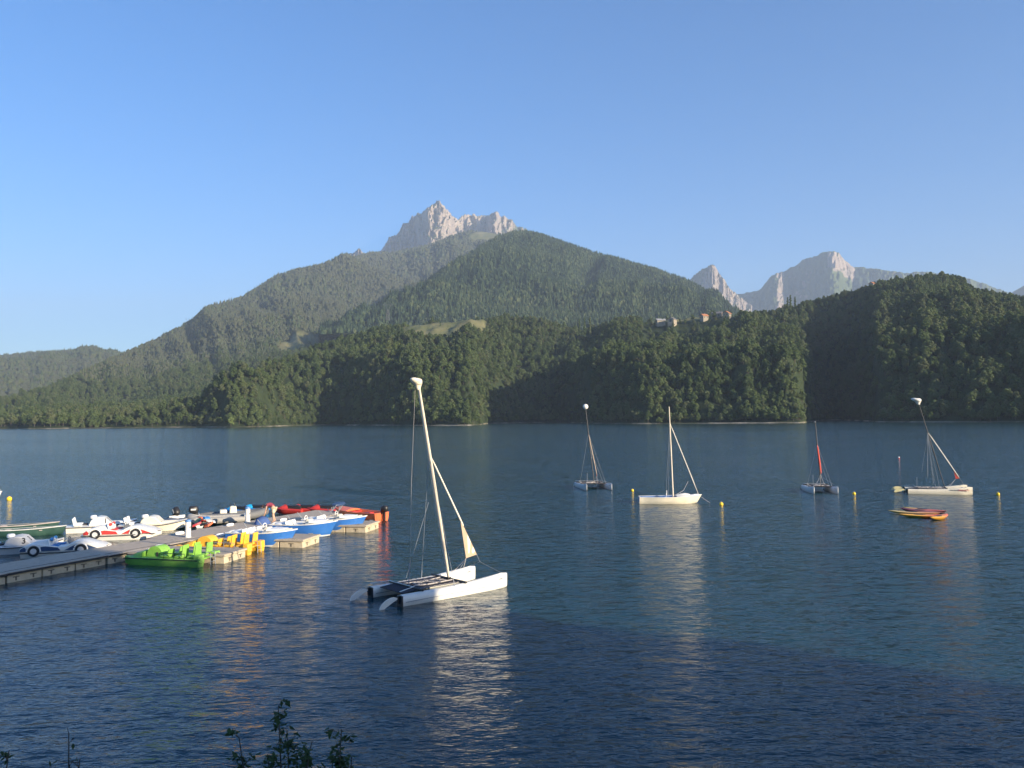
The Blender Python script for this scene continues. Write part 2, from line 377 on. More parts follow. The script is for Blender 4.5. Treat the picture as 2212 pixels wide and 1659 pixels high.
Sy = [625, 614, 604, 592, 583, 579, 575, 573, 575, 583, 596, 603, 604, 618, 630, 636, 645, 652, 662, 680]
so = ([1440, 1500, 1538, 1552, 1562, 1568, 1600, 1640], [500, 330, -160, 60, 0, 160, 420, 700])
spire_o, *_ = sheet('rock_spire', 1440, 1660, 1.2, [(Sx, [7600]*len(Sx), [700]*len(Sx)), (Sx, [8000]*len(Sx), Sy), (Sx, [9000]*len(Sx), [y+80 for y in Sy])], [80, 6],
      mat=ROCK, roff=so, post=rocky(130, 26, 15, 6.0), attrs={'green': lambda P, T, PX: .15+0.45*(1-wnd(PX, 1510, 1545))-.0*T})
Rx = [1540, 1565, 1590, 1620, 1640, 1650, 1660, 1670, 1680, 1686, 1692, 1700, 1715, 1736, 1755, 1772, 1789, 1800, 1812, 1818, 1827, 1835, 1843, 1860, 1880, 1915, 1950, 1990, 2010, 2030, 2055, 2075, 2100, 2140, 2200, 2280]
Ry = [672, 652, 636, 633, 627, 617, 604, 594, 589, 586, 588, 584, 576, 562, 556, 548, 544, 543, 546, 556, 566, 572, 577, 578, 580, 585, 590, 588, 588, 593, 594, 598, 604, 618, 640, 660]
ro2 = ([1540, 1620, 1672, 1688, 1694, 1705, 1800, 1813, 1830, 1845, 1870, 1930, 2030, 2200, 2280], [500, 300, -60, -20, 260, 420, -80, 40, 260, 330, 300, 120, 200, 900, 900])
def greenR(P, T, PX):
    g = .70+0*T
    g = g-.65*np.exp(-((PX-1684)/11)**2)-.62*wnd(T, .72, .8)*((PX > 1788) & (PX < 1846))-.22*np.exp(-((PX-1740)/20)**2)
    return g
right_o, *_ = sheet('right_massif', 1540, 2280, 1.8, [(Rx, [8000]*len(Rx), [720]*len(Rx)), (Rx, [9000]*len(Rx), Ry), (Rx, [10200]*len(Rx), [y+80 for y in Ry])], [80, 6],
      mat=ROCK, roff=ro2, post=rocky(110, 18, 30, 8.0), attrs={'green': greenR})
r2_o, *_ = sheet('distant_ridge', 2130, 2700, 4, [([2130, 2700], [8600, 8600], [720, 720]), ([2130, 2160, 2185, 2212, 2260, 2400, 2700], [9500]*7, [668, 648, 633, 617, 596, 560, 600]), ([2130, 2700], [11000]*2, [700, 700])], [30, 4],
      mat=ROCK, post=rocky(60, 10, 50, 3.0), attrs={'green': lambda P, T, PX: .45+0*T})

# --- lake bed, water
def grid_mesh(name, xs, ys, zf, mats, smooth=True):
    X, Y = np.meshgrid(xs, ys); Z = zf(X, Y)
    idx = np.arange(X.size).reshape(X.shape)
    Fq = np.stack([idx[:-1, :-1], idx[:-1, 1:], idx[1:, 1:], idx[1:, :-1]], -1).reshape(-1, 4)
    return np_mesh(name, np.stack([X, Y, Z], -1).reshape(-1, 3), Fq, mats, smooth)
base = link('valley_floor', grid_mesh('valley_floor', np.linspace(-13000, 13000, 27), np.linspace(-1500, 14500, 17), lambda X, Y: 0*X-6.0, [GROUND])); tag(base, kind='structure')

def water_mat():
    mt, nt, b = newmat('lake_water')
    ge = N(nt, 'ShaderNodeNewGeometry')
    def noise(sx, sy, rot, scale, det, rough=0.5, dist=0.0):
        mp = N(nt, 'ShaderNodeMapping'); mp.inputs['Rotation'].default_value = (0, 0, math.radians(rot)); mp.inputs['Scale'].default_value = (sx, sy, 1)
        nt.links.new(ge.outputs['Position'], mp.inputs['Vector'])
        n = N(nt, 'ShaderNodeTexNoise', Scale=scale, Detail=det, Roughness=rough, Distortion=dist); nt.links.new(mp.outputs[0], n.inputs['Vector']); return n.outputs[0]
    patch = noise(.4, 1.3, 8, 0.018, 4.0)
    c = ramp(nt, patch, [(.3, (.007, .034, .044)), (.7, (.010, .046, .058))])
    nt.links.new(c, b.inputs['Base Color'])
    b.inputs['Roughness'].default_value = 0.10; b.inputs['IOR'].default_value = 1.333
    # wave heights in metres
    w1 = noise(.55, 1.5, 14, 1.3, 3.0, 0.5, .4); w2 = noise(.7, 1.4, -8, 4.2, 3.0, 0.55, .6); w3 = noise(.8, 1.2, 25, 9.0, 2.0)
    gust = N(nt, 'ShaderNodeMapRange'); nt.links.new(patch, gust.inputs[0]); gust.inputs[1].default_value = .3; gust.inputs[2].default_value = .7; gust.inputs[3].default_value = .6; gust.inputs[4].default_value = 1.25
    # an old wake: a line of choppier water left of the big mast
    wa, wb = Wp(636, 1049), Wp(862, 1073); wd = (wb-wa).normalized(); wl = (wb-wa).length
    rel = N(nt, 'ShaderNodeVectorMath', operation='SUBTRACT'); nt.links.new(ge.outputs['Position'], rel.inputs[0]); rel.inputs[1].default_value = wa
    def dotn(v):
        q = N(nt, 'ShaderNodeVectorMath', operation='DOT_PRODUCT'); nt.links.new(rel.outputs[0], q.inputs[0]); q.inputs[1].default_value = v; return q.outputs['Value']
    wob = noise(1, 1, 0, .25, 3.0)
    ac = N(nt, 'ShaderNodeMath', operation='MULTIPLY_ADD'); nt.links.new(wob, ac.inputs[0]); ac.inputs[1].default_value = 3.0; nt.links.new(dotn((-wd.y, wd.x, 0)), ac.inputs[2])
    ab = N(nt, 'ShaderNodeMath', operation='SUBTRACT'); nt.links.new(ac.outputs[0], ab.inputs[0]); ab.inputs[1].default_value = 1.5
    ab2 = N(nt, 'ShaderNodeMath', operation='ABSOLUTE'); nt.links.new(ab.outputs[0], ab2.inputs[0])
    m1_ = N(nt, 'ShaderNodeMapRange'); nt.links.new(ab2.outputs[0], m1_.inputs[0]); m1_.inputs[1].default_value = .3; m1_.inputs[2].default_value = 1.6; m1_.inputs[3].default_value = 1.0; m1_.inputs[4].default_value = 0.0
    al = N(nt, 'ShaderNodeMath', operation='SUBTRACT'); nt.links.new(dotn(wd), al.inputs[0]); al.inputs[1].default_value = wl/2
    al2 = N(nt, 'ShaderNodeMath', operation='ABSOLUTE'); nt.links.new(al.outputs[0], al2.inputs[0])
    m2_ = N(nt, 'ShaderNodeMapRange'); nt.links.new(al2.outputs[0], m2_.inputs[0]); m2_.inputs[1].default_value = wl*.38; m2_.inputs[2].default_value = wl*.55; m2_.inputs[3].default_value = 1.2; m2_.inputs[4].default_value = 0.0
    wk_ = N(nt, 'ShaderNodeMath', operation='MULTIPLY'); nt.links.new(m1_.outputs[0], wk_.inputs[0]); nt.links.new(m2_.outputs[0], wk_.inputs[1])
    gs = N(nt, 'ShaderNodeMath', operation='ADD'); nt.links.new(gust.outputs[0], gs.inputs[0]); nt.links.new(wk_.outputs[0], gs.inputs[1]); gust = gs
    def mul(s, k):
        q = N(nt, 'ShaderNodeMath', operation='MULTIPLY'); nt.links.new(s, q.inputs[0]); q.inputs[1].default_value = k; return q.outputs[0]
    def add(s, t):
        q = N(nt, 'ShaderNodeMath', operation='ADD'); nt.links.new(s, q.inputs[0]); nt.links.new(t, q.inputs[1]); return q.outputs[0]
    h = add(add(mul(w1, .10), mul(w2, .05)), mul(w3, .018))
    q = N(nt, 'ShaderNodeMath', operation='MULTIPLY'); nt.links.new(h, q.inputs[0]); nt.links.new(gust.outputs[0], q.inputs[1])
    bp = N(nt, 'ShaderNodeBump', Strength=0.8, Distance=1.0); nt.links.new(q.outputs[0], bp.inputs['Height'])
    # the slope of waves too small for the bump's sampling distance, taken straight from vector noise
    def slope(sx, sy, rot, scale, k):
        mp = N(nt, 'ShaderNodeMapping'); mp.inputs['Rotation'].default_value = (0, 0, math.radians(rot)); mp.inputs['Scale'].default_value = (sx, sy, 1)
        nt.links.new(ge.outputs['Position'], mp.inputs['Vector'])
        n = N(nt, 'ShaderNodeTexNoise', Scale=scale, Detail=2.0, Roughness=.55); nt.links.new(mp.outputs[0], n.inputs['Vector'])
        v = N(nt, 'ShaderNodeVectorMath', operation='SUBTRACT'); nt.links.new(n.outputs['Color'], v.inputs[0]); v.inputs[1].default_value = (.5, .5, .5)
        w = N(nt, 'ShaderNodeVectorMath', operation='MULTIPLY'); nt.links.new(v.outputs[0], w.inputs[0]); w.inputs[1].default_value = (k*.8, k, 0); return w.outputs[0]
    s1, s2 = slope(.6, 1.5, 10, 2.3, WAVE_A), slope(.7, 1.3, -12, 7.0, WAVE_B)
    v1 = N(nt, 'ShaderNodeVectorMath', operation='ADD'); nt.links.new(s1, v1.inputs[0]); nt.links.new(s2, v1.inputs[1])
    vg = N(nt, 'ShaderNodeVectorMath', operation='SCALE'); nt.links.new(v1.outputs[0], vg.inputs[0]); nt.links.new(gust.outputs[0], vg.inputs['Scale'])
    v2 = N(nt, 'ShaderNodeVectorMath', operation='ADD'); nt.links.new(vg.outputs[0], v2.inputs[0]); nt.links.new(bp.outputs[0], v2.inputs[1])
    v3 = N(nt, 'ShaderNodeVectorMath', operation='NORMALIZE'); nt.links.new(v2.outputs[0], v3.inputs[0]); nt.links.new(v3.outputs[0], b.inputs['Normal'])
    return mt
WAVE_A, WAVE_B = .68, .56
WATER = water_mat()
water = link('lake', grid_mesh('lake', np.linspace(-2600, 2600, 41), np.linspace(-120, 2400, 25), lambda X, Y: 0*X, [WATER])); tag(water, kind='structure')

# --- near bank: the slope under the camera and the wooded rise behind it, whose shade lies on the water
def bankz(X, Y):
    edge = 12.5+1.2*np.sin(X/9.0)+1.5*gnoise(X/7, Y/7, 1.0)
    d = edge-Y
    z = np.where(d < 0, d*0.5, np.minimum(d*0.42, 5.2+0.02*d))
    z = z+np.clip((d-18)*0.05, 0, 3)
    return z+0.25*gnoise(X/2.5, Y/2.5, 2.0)*np.clip(d, 0, 1)
bank = link('near_bank', grid_mesh('near_bank', np.linspace(-110, 150, 131), np.linspace(-110, 32, 95), bankz, [GROUND])); tag(bank, kind='structure')
# ------------------------------------------------------------------ trees
def leaf_quads(C, Nn, size, g):
    """quads centred at C with normals Nn"""
    n = len(C)
    Nn = Nn/np.maximum(np.linalg.norm(Nn, axis=1), 1e-6)[:, None]
    a = g.normal(size=(n, 3)); t = np.cross(Nn, a); t /= np.maximum(np.linalg.norm(t, axis=1), 1e-6)[:, None]
    b = np.cross(Nn, t)
    s = (size*g.uniform(.6, 1.35, n))[:, None] if np.ndim(size) == 0 else (size*g.uniform(.6, 1.35, n))[:, None]
    bend = Nn*s*0.25
    V = np.stack([C-t*s+bend, C-b*s*.8, C+t*s+bend, C+b*s*.8], 1).reshape(-1, 3)
    Fq = np.arange(4*n).reshape(-1, 4)
    return V, Fq
def tube_np(p0, p1, r0, r1, k=6):
    p0 = np.array(p0, float); p1 = np.array(p1, float); d = p1-p0; L = np.linalg.norm(d); d = d/L
    a = np.array([0, 0, 1.]) if abs(d[2]) < .9 else np.array([1., 0, 0])
    u = np.cross(d, a); u /= np.linalg.norm(u); v = np.cross(d, u)
    an = np.arange(k)*2*math.pi/k
    c = np.cos(an)[:, None]*u+np.sin(an)[:, None]*v
    V = np.concatenate([p0+c*r0, p1+c*r1]); i = np.arange(k); j = (i+1) % k
    return V, np.stack([i, j, j+k, i+k], -1)
def broadleaf(name, seed, h=12.0, w=5.0, lobes=13, n=620, leaf=.55, shape='round'):
    """one tree mesh: tapered trunk and limbs (slot 1), leaf clumps on uneven lobes (slot 0); unit metres, base at origin"""
    g = np.random.default_rng(seed)
    Vs, Fs, Ms = [], [], []; off = 0
    def add(V, Fq, mi):
        nonlocal off
        Vs.append(V); Fs.append(Fq+off); Ms.append(np.full(len(Fq), mi)); off += len(V)
    add(*tube_np((0, 0, -1.0), (0, 0, h*.45), .26, .16), 1)
    add(*tube_np((0, 0, h*.45), (g.normal()*.3, g.normal()*.3, h*.85), .16, .05), 1)
    cen = []
    for i in range(lobes):
        t = (i+.5)/lobes; an = i*2.4+g.uniform(-.5, .5)
        if shape == 'round':
            z = h*(.30+.58*t); rad = w*(.62*math.sin(math.pi*min(1, .22+.78*t))**.7)*g.uniform(.45, 1.0); R = w*g.uniform(.30, .46)*(1.05-.35*t)
        elif shape == 'tall':
            z = h*(.12+.8*t); rad = w*.35*(1-.6*t)*g.uniform(.2, 1); R = w*g.uniform(.38, .5)*(1.0-.45*t)
        else:
            z = h*(.12+.80*t); rad = w*.55*(1-t)*g.uniform(.6, 1.1); R = w*.42*(1.05-.85*t)
        c = np.array([math.cos(an)*rad, math.sin(an)*rad, z]); cen.append((c, R))
        if i % 3 == 0: add(*tube_np((0, 0, z*.6), c, .09, .03, 4), 1)
    tot = sum(R*R for _, R in cen)
    for c, R in cen:
        k = max(6, int(n*R*R/tot))
        d = g.normal(size=(k, 3)); d /= np.linalg.norm(d, axis=1)[:, None]
        d[:, 2] = np.where(d[:, 2] < -.45, -d[:, 2], d[:, 2])
        rr = R*g.uniform(.72, 1.12, k)[:, None]
        C = c+d*rr*np.array([1, 1, .78])
        add(*leaf_quads(C, d+g.normal(size=(k, 3))*.40, leaf, g), 0)
    V = np.concatenate(Vs); Fq = np.concatenate(Fs); Mi = np.concatenate(Ms)
    return np_mesh(name, V, Fq, [FOL_NEAR, BARK], False, Mi)
TREE_MESHES = [broadleaf('leafy_tree_%d' % i, 100+i, h, w, lb, n) for i, (h, w, lb, n) in enumerate(
    [(12, 4.6, 14, 640), (10, 4.4, 12, 560), (14, 4.8, 15, 700), (11, 5.4, 15, 680), (13, 4.0, 13, 560), (8, 3.8, 10, 420)])]
TREE_MESHES.append(broadleaf('pointed_tree', 210, 14, 3.0, 12, 420, .5, 'cone'))
POPLAR = broadleaf('poplar_tree', 300, 19, 2.2, 14, 560, .5, 'tall')
tree_col = bpy.data.collections.new('tree_kinds')
for i, me in enumerate(TREE_MESHES):
    o = bpy.data.objects.new('tree_kind_%02d' % i, me); tree_col.objects.link(o)

def scatter(P, ok, n, g):
    """random points on a sheet, evenly by area, ok(T-cell mask)"""
    a = P[:-1, :-1]; b = P[:-1, 1:]; c = P[1:, 1:]; d = P[1:, :-1]
    ar = np.linalg.norm(np.cross((b-a)[..., :2], (d-a)[..., :2])[..., None], axis=-1)
    w = (ar*ok).ravel(); cs = np.cumsum(w); tot = cs[-1]
    if callable(n): n = n(tot)
    n = int(n)
    k = np.searchsorted(cs, g.uniform(0, tot, n)); k = np.minimum(k, len(w)-1)
    i, j = np.unravel_index(k, ok.shape)
    u = g.uniform(size=n)[:, None]; v = g.uniform(size=n)[:, None]
    return (a[i, j]*(1-u)+b[i, j]*u)*(1-v)+(d[i, j]*(1-u)+c[i, j]*u)*v, i, j, tot
def cellmask(A): return A[:-1, :-1]

def instancer(name, pts, scl, rot, vid):
    me = bpy.data.meshes.new(name+'_points'); me.vertices.add(len(pts)); me.vertices.foreach_set('co', np.asarray(pts, np.float32).ravel())
    for an, ty, v in (('scl', 'FLOAT', scl), ('rotz', 'FLOAT', rot), ('vid', 'INT', vid)):
        a = me.attributes.new(an, ty, 'POINT'); a.data.foreach_set('value', np.asarray(v, np.float32 if ty == 'FLOAT' else np.int32))
    o = link(name, me)
    ng = bpy.data.node_groups.new(name, 'GeometryNodeTree')
    ng.interface.new_socket('Geometry', in_out='INPUT', socket_type='NodeSocketGeometry'); ng.interface.new_socket('Geometry', in_out='OUTPUT', socket_type='NodeSocketGeometry')
    gi = ng.nodes.new('NodeGroupInput'); go = ng.nodes.new('NodeGroupOutput')
    iop = ng.nodes.new('GeometryNodeInstanceOnPoints'); ci = ng.nodes.new('GeometryNodeCollectionInfo')
    ci.inputs['Collection'].default_value = tree_col; ci.inputs['Separate Children'].default_value = True; ci.inputs['Reset Children'].default_value = True
    def at(nm, ty):
        q = ng.nodes.new('GeometryNodeInputNamedAttribute'); q.data_type = ty; q.inputs['Name'].default_value = nm; return q.outputs[0]
    cx = ng.nodes.new('ShaderNodeCombineXYZ'); ng.links.new(at('rotz', 'FLOAT'), cx.inputs[2])
    iop.inputs['Pick Instance'].default_value = True
    ng.links.new(gi.outputs[0], iop.inputs['Points']); ng.links.new(ci.outputs[0], iop.inputs['Instance'])
    ng.links.new(at('vid', 'INT'), iop.inputs['Instance Index']); ng.links.new(cx.outputs[0], iop.inputs['Rotation']); ng.links.new(at('scl', 'FLOAT'), iop.inputs['Scale'])
    ng.links.new(iop.outputs[0], go.inputs[0])
    md = o.modifiers.new('scatter', 'NODES'); md.node_group = ng
    return tag(o, kind='stuff')

g = np.random.default_rng(11)
# near wooded hillside: instances; the ~300 front trees of the shore are individuals
ok = (cellmask(nT) >= 1.4) & (cellmask(nT) < 5.25) & (cellmask(meadowN(nP, nT, nPX)) < .3)
pts, ti, tj, tot = scatter(nP, ok.astype(float), lambda a: min(22000, a/26), g)
rr = np.hypot(pts[:, 0], pts[:, 1]); pxs = nPX[ti, tj]; tt = nT[ti, tj]
keep = ~((np.abs(pxs-1490) < 105) & (tt > 4.4)) | (g.uniform(size=len(pts)) < .12)   # thinner by the village
pts, rr, pxs, tt = pts[keep], rr[keep], pxs[keep], tt[keep]
vid = g.integers(0, 6, len(pts)); vid[g.uniform(size=len(pts)) < .13] = 6
scl = g.uniform(.45, 1.02, len(pts)); scl[(tt > 4.7) & (tt < 5.2)] *= .85
instancer('hillside_wood', pts, scl, g.uniform(0, 6.28, len(pts)), vid)['label'] = 'dense leafy wood covering the hillside beyond the shore trees'

# front row along the far shore
def shore_at(x, sh): return np.interp(x, sh[0], sh[1])
front = []
x = 262.0
while x < 2212:
    r = shore_at(x, shoreN)
    q = float(r + g.uniform(4, 12)); front.append((x, q)); x += F*g.uniform(3.4, 5.8)/q
zgrid_r = np.hypot(nP[..., 0], nP[..., 1])
def ground_at(px, r, PX, R, Z):
    j = int(np.clip(round((px-PX[0, 0])/(PX[0, 1]-PX[0, 0])), 0, PX.shape[1]-1))
    return float(np.interp(r, R[:, j], Z[:, j]))
labels = ['leafy green tree at the water line of the far wooded shore', 'leafy green tree at the foot of the left far slope']
front_objs = 0
def front_label(x):
    for lim, s in ((430, 'leafy tree at the water line of the low shaded point left of the pale willow'), (600, 'leafy tree at the water line of the headland with the pale willow'), (815, 'leafy tree at the edge of the shaded bay left of the big mast'),
                   (1035, 'leafy tree at the water line of the headland behind the big leaning mast'), (1280, 'leafy tree at the edge of the dark bay behind the white ball mast'), (1500, 'leafy tree at the water line behind the upright dinghy mast'),
                   (1742, 'leafy tree at the water line of the bright headland left of the red sail mast'), (1860, 'leafy tree at the back of the dark bay behind the red sail mast'), (2030, 'leafy tree at the water line behind the oval float mast'), (9999, 'leafy tree at the water line of the right-hand wood past the oval float mast')):
        if x < lim: return s
for x, r in front:
    z = ground_at(x, r, nPX, zgrid_r, nP[..., 2])
    d = ray(x, 900); s = r/math.hypot(d[0], d[1])
    k = int(g.integers(0, 6)); sc = float(g.uniform(.5, .9))
    o = link('shore_tree', TREE_MESHES[k]); o.location = (d[0]*s, d[1]*s, z-.2); o.scale = (sc*g.uniform(.85, 1.15), sc, sc*g.uniform(.8, 1.2)); o.rotation_euler = (0, 0, g.uniform(0, 6.28))
    tag(o, front_label(x), 'tree', 'trees in the front row of the far shore'); front_objs += 1

# west slope: near part as instances, the rest in the far forest
mW = cellmask(meadowW(wP, wT, wPX)) < .3
wr = np.hypot(wP[..., 0], wP[..., 1])
ok = (cellmask(wT) >= 1.5) & (cellmask(wr) < 2100) & mW & (cellmask(wPX) < 760)
pts, ti, tj, tot = scatter(wP, ok*np.minimum(1, (1300/np.maximum(cellmask(wr), 1))**1.2), lambda a: min(15000, a/45), g)
vid = g.integers(0, 6, len(pts)); vid[g.uniform(size=len(pts)) < .15] = 6
instancer('west_slope_wood', pts, g.uniform(.6, 1.1, len(pts)), g.uniform(0, 6.28, len(pts)), vid)['label'] = 'hazy leafy wood on the lower slope at the left'
zr = np.hypot(wP[..., 0], wP[..., 1])
x = -20.0
while x < 262:
    r = float(shore_at(x, shW))+g.uniform(7, 20)
    z = ground_at(x, r, wPX, zr, wP[..., 2]); d = ray(x, 900); s = r/math.hypot(d[0], d[1])
    sc = float(g.uniform(.6, 1.05))*(1.1 if 60 < x < 140 else 1)
    o = link('shore_tree', TREE_MESHES[int(g.integers(0, 6))]); o.location = (d[0]*s, d[1]*s, z-.2); o.scale = (sc, sc, sc*g.uniform(.8, 1.15)); o.rotation_euler = (0, 0, g.uniform(0, 6.28))
    tag(o, labels[1], 'tree', 'trees at the foot of the left slope'); x += F*g.uniform(5, 8)/r

# far forests: a mass of small trees as real geometry
def far_trees(name, pts, hh, ww, g, conifer=.6, label=None):
    n = len(pts); k = 5
    an = np.arange(k)*2*math.pi/k
    isc = g.uniform(size=n) < conifer
    rot = g.uniform(0, 6.28, n)
    V = np.zeros((n, 2*k+1, 3))
    for i in range(k):
        a = an[i]+rot; jt = g.uniform(.75, 1.25, n)
        r0 = np.where(isc, .85, .8)*ww*jt; z0 = np.where(isc, .05, .12)*hh
        V[:, i, 0] = np.cos(a)*r0; V[:, i, 1] = np.sin(a)*r0; V[:, i, 2] = z0
        a = a+.6; r1 = np.where(isc, .42, 1.0)*ww*g.uniform(.75, 1.2, n); z1 = np.where(isc, .5, .55)*hh*g.uniform(.85, 1.15, n)
        V[:, k+i, 0] = np.cos(a)*r1; V[:, k+i, 1] = np.sin(a)*r1; V[:, k+i, 2] = z1
    V[:, 2*k, 2] = np.where(isc, 1.15, .88)*hh
    V += pts[:, None, :]
    f = []
    for i in range(k):
        j = (i+1) % k
        f += [(i, j, k+i), (j, k+j, k+i), (k+i, k+j, 2*k)]
    f = np.array(f)
    Fq = (f[None]+(np.arange(n)*(2*k+1))[:, None, None]).reshape(-1, 3)
    me = np_mesh(name, V.reshape(-1, 3), Fq, [FOL_FAR], False)
    a = me.attributes.new('tint', 'FLOAT', 'POINT'); tv = np.where(isc, g.uniform(-.55, .25, n), g.uniform(-.05, .6, n))
    a.data.foreach_set('value', np.repeat(tv, 2*k+1).astype(np.float32))
    o = link(name, me); tag(o, label, kind='stuff'); return o
ok = (cellmask(wT) > 1.5) & (cellmask(wT) < 4.15) & mW
okw = ok*np.clip((2200/np.maximum(cellmask(wr), 1000))**1.5, 0, 1)*((cellmask(wr) > 1900) | (cellmask(wPX) >= 760))
pts, ti, tj, tot = scatter(wP, okw, 34000, g); r = np.hypot(pts[:, 0], pts[:, 1])
sz = g.uniform(.7, 1.25, len(pts))*np.clip(r/2600, .9, 1.5)
far_trees('west_ridge_forest', pts, 13*sz, 5.0*sz, g, .55, 'dark forest covering the long ridge at the left')
ok = (cellmask(hT) > .02) & (cellmask(hT) < 1.12)
pts, ti, tj, tot = scatter(hP, ok.astype(float), 36000, g)
sz = g.uniform(.65, 1.25, len(pts))*1.1
far_trees('middle_hill_forest', pts, 15*sz, 4.4*sz, g, .75, 'dark conifer forest on the middle hill below the rocky peak')
ok = (cellmask(lT) > .05) & (cellmask(lT) < 1.1)
pts, ti, tj, tot = scatter(lP, ok.astype(float), 11000, g)
sz = g.uniform(.8, 1.3, len(pts))*1.7
far_trees('far_left_forest', pts, 13*sz, 6*sz, g, .3, 'hazy wood on the low hill at far left')
# wood on the rise behind the camera, which shades the near water
pts = np.stack([g.uniform(22, 120, 900), g.uniform(-75, 12, 900)], -1)
cc = pts[:, 0]*math.sin(SUN_AZ-math.pi/2)+pts[:, 1]*math.cos(SUN_AZ-math.pi/2)
pts = pts[(pts[:, 1] < 5) & (cc < 21.5) & (cc > -40)]; cc = pts[:, 0]*math.sin(SUN_AZ-math.pi/2)+pts[:, 1]*math.cos(SUN_AZ-math.pi/2)
pts = np.column_stack([pts, bankz(pts[:, 0], pts[:, 1])-.2])
want = (pts[:, 0]+25)*math.tan(SUN_EL)/math.sin(SUN_AZ)+1.0-pts[:, 2]     # heights of the trees that shade the water
NWS = np.clip(want/12.0*g.uniform(1.0, 1.2, len(pts)), .5, 2.4)
keep = cc+4.0*NWS < 24.6; pts, NWS = pts[keep], NWS[keep]
instancer('bank_wood', pts, NWS, g.uniform(0, 6.28, len(pts)), g.choice([0, 2, 4], len(pts)))['label'] = 'leafy wood on the near bank behind the viewer'

# ------------------------------------------------------------------ haze
def haze_box():
    x0, x1, y0, y1, z0, z1 = -14000, 14000, -1600, 15000, -7.2, 2150
    V = [(x, y, z) for x in (x0, x1) for y in (y0, y1) for z in (z0, z1)]
    Fq = [(0, 1, 3, 2), (4, 6, 7, 5), (0, 4, 5, 1), (2, 3, 7, 6), (0, 2, 6, 4), (1, 5, 7, 3)]
    mt = bpy.data.materials.new('thin_haze'); mt.use_nodes = True; nt = mt.node_tree; nt.nodes.clear()
    pv = nt.nodes.new('ShaderNodeVolumePrincipled'); out = nt.nodes.new('ShaderNodeOutputMaterial')
    pv.inputs['Color'].default_value = (.60, .76, 1.0, 1); pv.inputs['Density'].default_value = HAZE_D; pv.inputs['Anisotropy'].default_value = 0.0
    nt.links.new(pv.outputs[0], out.inputs['Volume'])
    try: mt.cycles.homogeneous_volume = True
    except Exception: pass
    o = link('haze', np_mesh('haze', V, Fq, [mt])); tag(o, 'thin blue haze filling the valley air', kind='stuff'); return o
HAZE_D = 8.5e-5
haze_box()
